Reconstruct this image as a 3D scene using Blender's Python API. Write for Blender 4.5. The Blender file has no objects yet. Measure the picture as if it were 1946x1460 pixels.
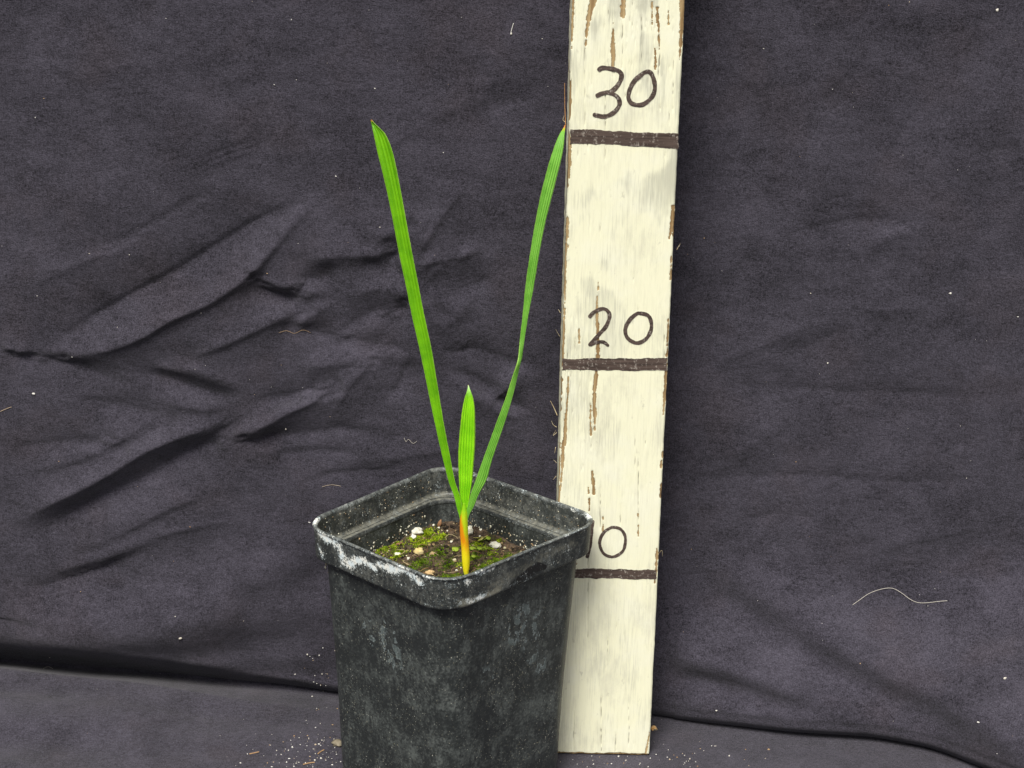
import bpy, math, random
import numpy as np
random.seed(7); rng = np.random.default_rng(11)
sc = bpy.context.scene
S = 0.01                                  # everything below is laid out in centimetres

# ------------------------------------------------------------------ camera
F_PX, TH, ROLL = 3749.8, 0.3428, 0.0191
CAM = np.array([0.3287, -81.163, 47.32])
W_PX, H_PX = 1946.0, 1460.0
_r = np.array([1., 0, 0]); _f = np.array([0, math.cos(TH), -math.sin(TH)]); _d = np.array([0, -math.sin(TH), -math.cos(TH)])
_c, _s = math.cos(ROLL), math.sin(ROLL)
E1 = _r * _c - _d * _s; E2 = _r * _s + _d * _c
from mathutils import Matrix, Vector
cd = bpy.data.cameras.new('camera'); cam = bpy.data.objects.new('camera', cd); sc.collection.objects.link(cam)
cam.matrix_world = Matrix(((E1[0], -E2[0], -_f[0], CAM[0] * S), (E1[1], -E2[1], -_f[1], CAM[1] * S), (E1[2], -E2[2], -_f[2], CAM[2] * S), (0, 0, 0, 1)))
cd.sensor_width = 36; cd.lens = F_PX / W_PX * 36; cd.clip_start = 0.01; cd.clip_end = 50
sc.camera = cam

# ------------------------------------------------------------------ sky, sun, exposure (bright overcast)
SUN_EL, SUN_AZ = 55.0, -20.0              # azimuth measured from straight behind the camera
wd = bpy.data.worlds.new('World'); sc.world = wd; wd.use_nodes = True
nt = wd.node_tree; bg = nt.nodes['Background']
sky = nt.nodes.new('ShaderNodeTexSky'); sky.sky_type = 'NISHITA'; sky.sun_disc = False
sky.sun_elevation = math.radians(SUN_EL); sky.sun_rotation = math.radians(180 + SUN_AZ)
sky.air_density = 1.0; sky.dust_density = 4.0
hs = nt.nodes.new('ShaderNodeHueSaturation'); hs.inputs['Saturation'].default_value = 0.22
nt.links.new(sky.outputs[0], hs.inputs['Color']); nt.links.new(hs.outputs[0], bg.inputs[0]); bg.inputs[1].default_value = 0.05
sl = bpy.data.lights.new('sun', 'SUN'); sl.energy = 2.8; sl.angle = math.radians(22); sl.color = (1, 0.965, 0.90)
so = bpy.data.objects.new('sun', sl); sc.collection.objects.link(so)
so.rotation_euler = (math.radians(90 - SUN_EL), 0, math.radians(SUN_AZ))
so.location = (0, -1.5, 2)
sc.view_settings.view_transform = 'Standard'; sc.view_settings.look = 'None'
sc.view_settings.gamma = 1; sc.view_settings.use_curve_mapping = False
sc.view_settings.exposure = .74

# ------------------------------------------------------------------ geometry helpers
def ray(x, y):
    a, b = x - W_PX / 2, y - H_PX / 2
    return _f + a / F_PX * E1 + b / F_PX * E2
def at(x, y, Y):                          # point of the vertical plane y = Y that a direction meets
    d = ray(x, y); return CAM + d * (Y - CAM[1]) / d[1]
def atz(x, y, z):
    d = ray(x, y); return CAM + d * (z - CAM[2]) / d[2]
def atp(x, y, P, n):
    d = ray(x, y); return CAM + d * np.dot(np.asarray(P) - CAM, n) / np.dot(d, n)
_tab = rng.random((256, 256))
def vn(x, y, seed=0):                     # smooth value noise, 0..1
    x = np.asarray(x, float) + seed * 17.31; y = np.asarray(y, float) + seed * 9.77
    xi = np.floor(x).astype(int); yi = np.floor(y).astype(int); fx = x - xi; fy = y - yi
    fx = fx * fx * (3 - 2 * fx); fy = fy * fy * (3 - 2 * fy)
    g = lambda i, j: _tab[i & 255, j & 255]
    return (g(xi, yi) * (1 - fx) + g(xi + 1, yi) * fx) * (1 - fy) + (g(xi, yi + 1) * (1 - fx) + g(xi + 1, yi + 1) * fx) * fy
def fbm(x, y, o=4, seed=0):
    t = 0; a = .5; n = 0
    for k in range(o):
        t = t + a * vn(np.asarray(x) * 2 ** k, np.asarray(y) * 2 ** k, seed + k * 3); n += a; a *= .5
    return t / n
def smooth(a, b, x):
    t = np.clip((np.asarray(x, float) - a) / (b - a), 0, 1); return t * t * (3 - 2 * t)
def catmull(P, n=8, closed=False):
    P = np.asarray(P, float); out = []; m = len(P); rngk = range(m if closed else m - 1)
    for i in rngk:
        if closed: p0, p1, p2, p3 = P[i - 1], P[i], P[(i + 1) % m], P[(i + 2) % m]
        else: p0, p1, p2, p3 = P[max(i - 1, 0)], P[i], P[i + 1], P[min(i + 2, m - 1)]
        for t in np.arange(n) / n:
            out.append(.5 * ((2 * p1) + (-p0 + p2) * t + (2 * p0 - 5 * p1 + 4 * p2 - p3) * t * t + (-p0 + 3 * p1 - 3 * p2 + p3) * t ** 3))
    if not closed: out.append(P[-1])
    return np.array(out)
def grid_faces(nr, ncol, wrap=False):
    i = np.arange(nr - 1)[:, None]; j = np.arange(ncol if wrap else ncol - 1)[None, :]
    a = i * ncol + j; b = i * ncol + (j + 1) % ncol
    return np.stack([a, b, b + ncol, a + ncol], -1).reshape(-1, 4)
def mesh_obj(name, V, Fq, mat, parent=None, origin=None, smooth_=True, attrs=None, extra=None):
    """V in cm in the world; one mesh object; child verts are relative to the parent's base."""
    V = np.asarray(V, float)
    base = np.array(parent['_o']) if parent is not None else (np.asarray(origin, float) if origin is not None else np.zeros(3))
    me = bpy.data.meshes.new(name)
    faces = [list(map(int, f)) for f in Fq] if not isinstance(Fq, np.ndarray) else Fq.tolist()
    if extra: faces += [list(map(int, f)) for f in extra]
    me.from_pydata(((V - base) * S).tolist(), [], faces)
    if smooth_: me.polygons.foreach_set('use_smooth', np.ones(len(me.polygons), bool))
    for k, v in (attrs or {}).items():
        v = np.asarray(v, np.float32)
        at_ = me.attributes.new(k, 'FLOAT', 'POINT'); at_.data.foreach_set('value', v.ravel())
    me.update()
    o = bpy.data.objects.new(name, me); sc.collection.objects.link(o)
    if mat: me.materials.append(mat)
    if parent is not None: o.parent = parent
    else: o.location = base * S
    o['_o'] = base.tolist()
    return o
def thing(name, label, cat, base, group=None):
    o = bpy.data.objects.new(name, None); sc.collection.objects.link(o); o.empty_display_size = .02
    o.location = np.asarray(base) * S; o['_o'] = list(map(float, base)); tag(o, label, cat, group); return o
def tag(o, label=None, cat=None, group=None, kind=None):
    if label: o['label'] = label
    if cat: o['category'] = cat
    if group: o['group'] = group
    if kind: o['kind'] = kind
    return o
class Soup:                               # collects shapes of ONE object
    def __init__(s): s.V = []; s.F = []; s.n = 0; s.A = []
    def add(s, V, F, a=None):
        V = np.asarray(V, float); s.V.append(V); s.F += [[int(i) + s.n for i in f] for f in F]; s.n += len(V)
        s.A.append(np.full(len(V), 0. if a is None else a))
    def tube(s, P, r, k=5, a=None):
        P = np.asarray(P, float); m = len(P); r = np.broadcast_to(r, (m,))
        T = np.gradient(P, axis=0); T /= np.linalg.norm(T, axis=1)[:, None] + 1e-9
        ref = np.array([.31, .55, .77]); N = np.cross(T, ref); N /= np.linalg.norm(N, axis=1)[:, None] + 1e-9; B = np.cross(T, N)
        an = np.arange(k) / k * 2 * np.pi
        V = (P[:, None] + r[:, None, None] * (np.cos(an)[None, :, None] * N[:, None] + np.sin(an)[None, :, None] * B[:, None])).reshape(-1, 3)
        F = grid_faces(m, k, True).tolist() + [list(range(k))[::-1], list(range((m - 1) * k, m * k))]
        s.add(V, F, a)
    def blob(s, c, r, sq=(1, 1, 1), rough=.25, sub=1, a=None):
        v, f = ICO[sub]; k = 1 + rough * (rng.random(len(v)) - .5) * 2
        q = rng.normal(size=(3, 3)); q, _ = np.linalg.qr(q)
        s.add(np.asarray(c) + (v @ q.T * k[:, None]) * r * np.asarray(sq), f, a)
    def build(s, name, mat, parent=None, origin=None, smooth_=True, attr=None):
        V = np.concatenate(s.V)
        return mesh_obj(name, V, s.F, mat, parent, origin, smooth_, {attr: np.concatenate(s.A)} if attr else None)
def _ico(sub):
    import bmesh
    bm = bmesh.new(); bmesh.ops.create_icosphere(bm, subdivisions=sub, radius=1)
    v = np.array([x.co[:] for x in bm.verts]); f = [[q.index for q in p.verts] for p in bm.faces]; bm.free(); return v, f
ICO = {1: _ico(1), 2: _ico(2), 3: _ico(3)}

# ------------------------------------------------------------------ material helpers
class M:
    def __init__(s, name, rough=.8, spec=.3):
        s.m = bpy.data.materials.new(name); s.m.use_nodes = True; s.t = s.m.node_tree; s.b = s.t.nodes['Principled BSDF']
        s.b.inputs['Roughness'].default_value = rough; s.b.inputs['Specular IOR Level'].default_value = spec
        s.co = s.t.nodes.new('ShaderNodeTexCoord').outputs['Object']
    def link(s, a, b): s.t.links.new(a, b)
    def val(s, sock, v):
        if hasattr(v, 'links'): s.link(v, sock)
        else: sock.default_value = v
    def map(s, scale, loc=(0, 0, 0), rot=(0, 0, 0)):
        n = s.t.nodes.new('ShaderNodeMapping'); s.link(s.co, n.inputs[0]); n.inputs['Scale'].default_value = scale; n.inputs['Location'].default_value = loc; n.inputs['Rotation'].default_value = rot; return n.outputs[0]
    def noise(s, scale, detail=4, rough=.55, vec=None, dist=0):
        n = s.t.nodes.new('ShaderNodeTexNoise'); s.link(vec if vec is not None else s.co, n.inputs['Vector'])
        n.inputs['Scale'].default_value = scale; n.inputs['Detail'].default_value = detail; n.inputs['Roughness'].default_value = rough; n.inputs['Distortion'].default_value = dist
        return n.outputs['Fac']
    def voro(s, scale, feat='F1', vec=None, rnd=1, out='Distance'):
        n = s.t.nodes.new('ShaderNodeTexVoronoi'); n.feature = feat; s.link(vec if vec is not None else s.co, n.inputs['Vector']); n.inputs['Scale'].default_value = scale; n.inputs['Randomness'].default_value = rnd
        return n.outputs[out]
    def attr(s, name):
        n = s.t.nodes.new('ShaderNodeAttribute'); n.attribute_name = name; return n.outputs['Fac']
    def ramp(s, f, a, b, lo=0., hi=1., kind='SMOOTHSTEP'):
        n = s.t.nodes.new('ShaderNodeMapRange'); n.interpolation_type = kind; s.val(n.inputs['Value'], f)
        for k, v in (('From Min', a), ('From Max', b), ('To Min', lo), ('To Max', hi)): n.inputs[k].default_value = v
        return n.outputs['Result']
    def math(s, op, a, b=0., c=0.):
        n = s.t.nodes.new('ShaderNodeMath'); n.operation = op; s.val(n.inputs[0], a); s.val(n.inputs[1], b); s.val(n.inputs[2], c); return n.outputs[0]
    def mix(s, f, a, b):
        n = s.t.nodes.new('ShaderNodeMix'); n.data_type = 'RGBA'; s.val(n.inputs['Factor'], f)
        for k, v in ((6, a), (7, b)):
            if hasattr(v, 'links'): s.link(v, n.inputs[k])
            else: n.inputs[k].default_value = (*v, 1)
        return n.outputs[2]
    def color(s, c):
        if hasattr(c, 'links'): s.link(c, s.b.inputs['Base Color'])
        else: s.b.inputs['Base Color'].default_value = (*c, 1)
    def rough(s, r): s.link(r, s.b.inputs['Roughness'])
    def bump(s, h, dist, strength=1.):
        n = s.t.nodes.new('ShaderNodeBump'); s.link(h, n.inputs['Height']); n.inputs['Distance'].default_value = dist; n.inputs['Strength'].default_value = strength; s.link(n.outputs[0], s.b.inputs['Normal'])
    def translucent(s, col, w):
        out = [n for n in s.t.nodes if n.type == 'OUTPUT_MATERIAL'][0]
        tr = s.t.nodes.new('ShaderNodeBsdfTranslucent'); ms = s.t.nodes.new('ShaderNodeMixShader'); ms.inputs[0].default_value = w
        if hasattr(col, 'links'): s.link(col, tr.inputs[0])
        else: tr.inputs[0].default_value = (*col, 1)
        s.link(s.b.outputs[0], ms.inputs[1]); s.link(tr.outputs[0], ms.inputs[2]); s.link(ms.outputs[0], out.inputs[0])

def mat_cloth():
    m = M('black_cotton', .95, .12)
    big = m.noise(1, 5, .6, m.map((26, 26, 34)))
    hor = m.noise(1, 4, .6, m.map((420, 800, 800)))
    hor2 = m.noise(1, 2, .6, m.map((900, 2600, 2600)))
    ver = m.noise(1, 2, .6, m.map((2600, 500, 500)))
    dia = m.noise(1, 5, .65, m.map((90, 90, 170), rot=(0, .5, 0)))
    fine = m.noise(1700, 2, .6)
    f = m.math('ADD', m.math('MULTIPLY', big, .30), m.math('MULTIPLY', hor, .30))
    f = m.math('ADD', f, m.math('MULTIPLY', hor2, .24)); f = m.math('ADD', f, m.math('MULTIPLY', ver, .26))
    f = m.math('ADD', f, m.math('MULTIPLY', fine, .52)); f = m.math('ADD', f, m.math('MULTIPLY', dia, .24))
    k = m.ramp(f, .74, 1.15, 0, 1, 'LINEAR')
    c = m.mix(k, (.0062, .0055, .0086), (.081, .074, .098))
    tint = m.ramp(m.noise(1, 3, .5, m.map((35, 35, 35), loc=(4, 2, 1))), .50, .74, 0, .28)
    c = m.mix(tint, c, m.mix(k, (.0092, .0058, .0072), (.084, .068, .080)))
    m.color(c)
    m.b.inputs['Sheen Weight'].default_value = .10; m.b.inputs['Sheen Roughness'].default_value = .6
    m.bump(m.math('ADD', m.math('ADD', m.math('MULTIPLY', hor, .5), m.math('MULTIPLY', hor2, .4)), m.math('ADD', m.math('MULTIPLY', fine, .5), m.math('MULTIPLY', dia, .7))), .0008, .7)
    return m.m
def mat_pot(kind):
    m = M('black_plastic_' + kind, .42, .5)
    base = (.023, .0262, .0262)
    blot = m.noise(80, 8, .70)                              # dried-on dirt in large soft blotches
    stk = m.noise(1, 6, .68, m.map((420, 420, 130)))          # drips down the sides
    fine = m.noise(800, 5, .75)
    grit = m.noise(1500, 1, .5); gritc = m.noise(400, 2, .5, m.map((1, 1, 1), loc=(1, 5, 2)))
    f = m.math('ADD', m.math('MULTIPLY', blot, .55), m.math('ADD', m.math('MULTIPLY', stk, .30), m.math('MULTIPLY', fine, .50)))
    d = m.ramp(f, .62, .86, 0, .8)
    c = m.mix(d, base, (.125, .140, .132) if kind != 'rim' else (.15, .155, .14))
    grey = m.ramp(m.math('ADD', m.math('MULTIPLY', m.noise(38, 4, .6, m.map((1, 1, 1), loc=(3, 1, 2))), .7), m.math('MULTIPLY', fine, .4)), .54, .74, 0, .20)
    c = m.mix(grey, c, (.16, .18, .17))
    # rings left by water spots
    w = m.map((190, 190, 105)); dd = m.noise(160, 3, .6)
    wv = m.t.nodes.new('ShaderNodeVectorMath'); wv.operation = 'MULTIPLY_ADD'
    m.link(w, wv.inputs[0]); wv.inputs[1].default_value = (1, 1, 1)
    nn = m.t.nodes.new('ShaderNodeTexNoise'); nn.inputs['Scale'].default_value = 330; nn.inputs['Detail'].default_value = 3; m.link(m.co, nn.inputs['Vector'])
    sc_ = m.t.nodes.new('ShaderNodeVectorMath'); sc_.operation = 'SCALE'; sc_.inputs['Scale'].default_value = 1.5; m.link(nn.outputs['Color'], sc_.inputs[0]); m.link(sc_.outputs[0], wv.inputs[2])
    e = m.voro(1.0, 'F1', wv.outputs[0])
    ring = m.math('MULTIPLY', m.ramp(e, .30, .37), m.ramp(e, .44, .37))
    zone = m.ramp(m.math('ADD', m.attr('zone'), m.math('MULTIPLY', m.math('SUBTRACT', m.noise(90, 4, .6), .5), .9)), .40, .60)
    ring = m.math('MULTIPLY', m.math('MULTIPLY', ring, zone), m.ramp(fine, .40, .58))
    inner = m.math('MULTIPLY', m.math('MULTIPLY', m.ramp(e, .42, .30), zone), .42)
    c = m.mix(m.math('MULTIPLY', inner, m.ramp(stk, .3, .6)), c, (.20, .25, .25))
    c = m.mix(m.math('MULTIPLY', ring, .95), c, (.24, .28, .28))
    # scratches and specks of lime
    scr = m.noise(1, 2, .5, m.map((900, 900, 45), rot=(.12, .1, 0)))
    c = m.mix(m.math('MULTIPLY', m.ramp(scr, .66, .71), m.ramp(blot, .56, .70, 0, .5)), c, (.30, .32, .31))
    dens = m.ramp(m.noise(55, 3, .6, m.map((1, 1, 1), loc=(7, 3, 9))), .35, .7, .035, -.035)
    speck = m.ramp(m.math('SUBTRACT', grit, dens), .70, .73)
    c = m.mix(m.math('MULTIPLY', speck, .95), c, m.mix(m.ramp(gritc, .4, .6), (.42, .42, .36), (.20, .19, .13)))
    if kind == 'wall':
        wx = m.attr('wear'); wn = m.math('ADD', wx, m.math('MULTIPLY', m.math('SUBTRACT', m.noise(220, 5, .7), .5), .8))
        c = m.mix(m.ramp(wn, .45, .85, 0, .5), c, (.25, .26, .23))
    if kind == 'rim':
        lw = m.attr('lip'); c = m.mix(m.ramp(m.math('ADD', lw, m.math('MULTIPLY', m.math('SUBTRACT', m.noise(350, 4, .7), .5), .9)), .35, .9, 0, .75), c, (.36, .38, .36))
        dirt = m.attr('dirt'); c = m.mix(m.ramp(m.math('ADD', dirt, m.math('MULTIPLY', m.math('SUBTRACT', m.noise(420, 5, .7), .5), 1.0)), .35, .95, 0, .7), c, (.29, .28, .22))
        wet = m.ramp(m.math('ADD', m.attr('wet'), m.math('MULTIPLY', m.math('SUBTRACT', m.noise(500, 3), .5), .35)), .48, .54)
        c = m.mix(wet, c, m.mix(m.math('MULTIPLY', speck, .8), (.011, .011, .0105), (.3, .3, .28)))
        lm = m.math('ADD', m.attr('lime'), m.math('ADD', m.math('MULTIPLY', m.math('SUBTRACT', m.noise(1000, 6, .8), .5), 4.2), m.math('MULTIPLY', m.math('SUBTRACT', m.noise(170, 3, .6), .5), 1.6)))
        halo = m.ramp(lm, .34, .62, 0, .5); hard = m.ramp(lm, .60, .70)
        c = m.mix(halo, c, (.33, .40, .42)); c = m.mix(hard, c, m.mix(m.ramp(m.noise(300, 3), .4, .6), (.80, .80, .74), (.68, .76, .78)))
        m.bump(m.math('ADD', m.math('MULTIPLY', hard, .9), m.math('MULTIPLY', fine, .35)), .00035, .8)
        m.rough(m.math('ADD', m.ramp(f, .45, .85, .33, .62), m.math('MULTIPLY', hard, .4)))
    else:
        m.bump(m.math('ADD', m.math('MULTIPLY', fine, .6), m.math('MULTIPLY', stk, .8)), .00022, .7)
        m.rough(m.ramp(f, .45, .85, .28, .62))
    m.color(c)
    return m.m
def mat_board():
    m = M('flaking_cream_paint', .62, .3)
    paint = m.attr('paint'); dirt = m.attr('dirt'); crack = m.attr('crack')
    gr = m.noise(1, 5, .6, m.map((700, 700, 30)))
    gr2 = m.noise(1, 4, .6, m.map((1500, 1500, 90)))
    cl = m.noise(45, 5, .65)
    c = m.mix(m.ramp(cl, .4, .7, 0, .5), (.84, .828, .61), (.84, .838, .70))
    g = m.math('ADD', m.math('MULTIPLY', dirt, .8), m.math('MULTIPLY', m.math('SUBTRACT', gr2, .5), 1.1))
    c = m.mix(m.ramp(g, .20, .95, 0, .75), c, (.47, .47, .375))
    sm = m.ramp(m.math('ADD', m.noise(70, 6, .7, m.map((1, 1, .45), loc=(3, 1, 8))), m.math('MULTIPLY', gr2, .25)), .62, .86, 0, .5); c = m.mix(sm, c, (.55, .54, .42))
    c = m.mix(m.ramp(gr2, .45, .72, 0, .13), c, (.50, .47, .36)); c = m.mix(m.ramp(gr, .55, .75, 0, .25), c, (.60, .57, .45))
    spots = m.ramp(m.noise(260, 3, .6, m.map((1, 1, .55), loc=(2, 2, 5))),   .66, .76, 0, .45)
    c = m.mix(spots, c, (.42, .40, .30))
    wood = m.mix(m.ramp(gr, .35, .68), (.27, .17, .075), (.48, .35, .18))
    pm = m.ramp(m.math('ADD', paint, m.math('MULTIPLY', m.math('SUBTRACT', gr2, .5), .5)), .42, .55)
    c = m.mix(pm, wood, c)
    c = m.mix(m.ramp(m.math('ADD', crack, m.math('MULTIPLY', m.math('SUBTRACT', gr2, .5), .5)), .45, .75, 0, .75), c, (.13, .11, .075))
    m.color(c)
    m.bump(m.math('ADD', m.math('MULTIPLY', gr2, .5), m.math('ADD', m.math('MULTIPLY', pm, .8), m.math('MULTIPLY', cl, .4))), .0005, .7)
    return m.m
def mat_ink():
    m = M('faded_marker_ink', .6, .3)
    st = m.noise(1, 4, .65, m.map((60, 60, 900))); sp = m.noise(700, 3, .7); gr = m.noise(1, 4, .6, m.map((900, 900, 60)))
    c = m.mix(m.ramp(st, .3, .7), (.042, .029, .024), (.115, .082, .068))
    c = m.mix(m.ramp(m.math('ADD', sp, m.math('MULTIPLY', gr, .5)), .80, .98, 0, .75), c, (.42, .38, .33))
    m.color(c); return m.m
def mat_leaf(name, c0, c1, tr, tipc=(.55, .20, .05), tip0=.0, pale=0.):
    m = M(name, .38, .38)
    u = m.attr('across'); v = m.attr('along')
    cv = m.t.nodes.new('ShaderNodeCombineXYZ'); m.link(u, cv.inputs[0]); m.link(v, cv.inputs[1])
    mp = m.t.nodes.new('ShaderNodeMapping'); m.link(cv.outputs[0], mp.inputs[0]); mp.inputs['Scale'].default_value = (9, .9, 1)
    st = m.noise(2.2, 4, .65, mp.outputs[0])
    blot = m.noise(130, 4, .6)
    f = m.math('ADD', m.math('MULTIPLY', st, .55), m.math('MULTIPLY', blot, .45))
    c = m.mix(m.ramp(f, .28, .70), c0, c1)
    edge = m.math('ABSOLUTE', m.math('SUBTRACT', u, .5))
    em = m.math('ADD', edge, m.math('MULTIPLY', m.math('SUBTRACT', m.noise(900, 2), .5), .10))
    c = m.mix(m.ramp(em, .455, .50, 0, .5), c, (.42, .55, .12))
    fl = m.math('MULTIPLY', m.ramp(m.noise(1, 3, .6, m.map((1500, 1500, 500))), .70, .76), .6)
    c = m.mix(fl, c, (.42, .62, .18))
    if pale: c = m.mix(m.ramp(m.math('ADD', v, m.math('MULTIPLY', m.math('SUBTRACT', st, .5), .15)), 1 - pale, 1.0, 0, .85), c, (.66, .80, .50))
    if tip0:
        tv = m.math('ADD', v, m.math('MULTIPLY', m.math('SUBTRACT', blot, .5), .035))
        c = m.mix(m.ramp(tv, 1 - tip0 * 1.9, 1 - tip0 * 1.1, 0, .75), c, (.55, .50, .03)); c = m.mix(m.ramp(tv, 1 - tip0, 1 - tip0 * .7), c, tipc)
    m.color(c); m.translucent(c, tr)
    m.bump(st, .0003, .35)
    return m.m
def mat_simple(name, a, b, scale=400, rough=.8, spec=.2, bump=0., tr=0.):
    m = M(name, rough, spec); n = m.noise(scale, 4, .65); c = m.mix(m.ramp(n, .3, .7), a, b); m.color(c)
    if bump: m.bump(n, bump)
    if tr: m.translucent(c, tr)
    return m.m
def mat_attr(name, stops, rough=.8, spec=.2, var=.25, scale=900, tr=0.):
    """colour picked by each piece's own 'tone' value"""
    m = M(name, rough, spec); r = m.t.nodes.new('ShaderNodeValToRGB'); el = r.color_ramp.elements
    while len(el) < len(stops): el.new(.5)
    for i, (p, c) in enumerate(stops): el[i].position = p; el[i].color = (*c, 1)
    m.link(m.attr('tone'), r.inputs[0]); n = m.noise(scale, 3, .6)
    c = m.mix(m.ramp(n, .3, .7, 0, var), r.outputs[0], (.02, .015, .01)); m.color(c)
    if tr: m.translucent(c, tr)
    return m.m
CLOTH = mat_cloth(); POT_W = mat_pot('wall'); POT_R = mat_pot('rim'); BOARD = mat_board(); INK = mat_ink()

# ------------------------------------------------------------------ backdrop cloth: hangs down and runs forward over the floor
YW = 4.7
XA, XB, CELL, ZT = -29.0, 30.0, 0.08, 40.0
nx, nz = int((XB - XA) / CELL) + 1, int(ZT / CELL) + 1
gx = XA + np.arange(nx) * CELL; gz = np.arange(nz) * CELL
H = np.zeros((nz, nx)); K = np.zeros((nz, nx), bool); KV = np.zeros((nz, nx))
def crease(h, pts, tape=(1, 1), hs=None):
    P = np.array([at(x, y, YW) for x, y in pts])[:, [0, 2]]
    Q = catmull(P, 12); L = np.r_[0, np.cumsum(np.linalg.norm(np.diff(Q, axis=0), axis=1))]
    n = int(L[-1] / (CELL * .4)) + 2; l = np.linspace(0, L[-1], n); t = l / L[-1]
    X = np.interp(l, L, Q[:, 0]) + .06 * (vn(l * .8, l * 0 + len(pts), 3) - .5); Z = np.interp(l, L, Q[:, 1]) + .06 * (vn(l * .8, l * 0 + len(pts), 8) - .5)
    e = np.ones(n)
    if tape[0]: e *= smooth(0, .30, t)
    if tape[1]: e *= smooth(0, .30, 1 - t)
    tx, tz = np.gradient(X), np.gradient(Z); q = np.hypot(tx, tz) + 1e-9; ox, oz = -tz / q, tx / q
    sg = np.where(oz > 0, -1., 1.) if h > 0 else np.where(oz > 0, 1., -1.)
    if abs(X[-1] - X[0]) < .6 * abs(Z[-1] - Z[0]): sg = sg * 0 + sg[n // 2]
    for off, f in ((0., 1.), (STEP, .55), (-STEP * .9, .74)):
        j = np.round((X + ox * sg * off - XA) / CELL).astype(int); i = np.round((Z + oz * sg * off) / CELL).astype(int)
        ok = (j >= 0) & (j < nx) & (i >= 0) & (i < nz)
        if off: ok &= ~K[np.clip(i, 0, nz - 1), np.clip(j, 0, nx - 1)]
        K[i[ok], j[ok]] = True; KV[i[ok], j[ok]] = (h * e * f)[ok]
STEP = .26
G_ = 1.0
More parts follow.
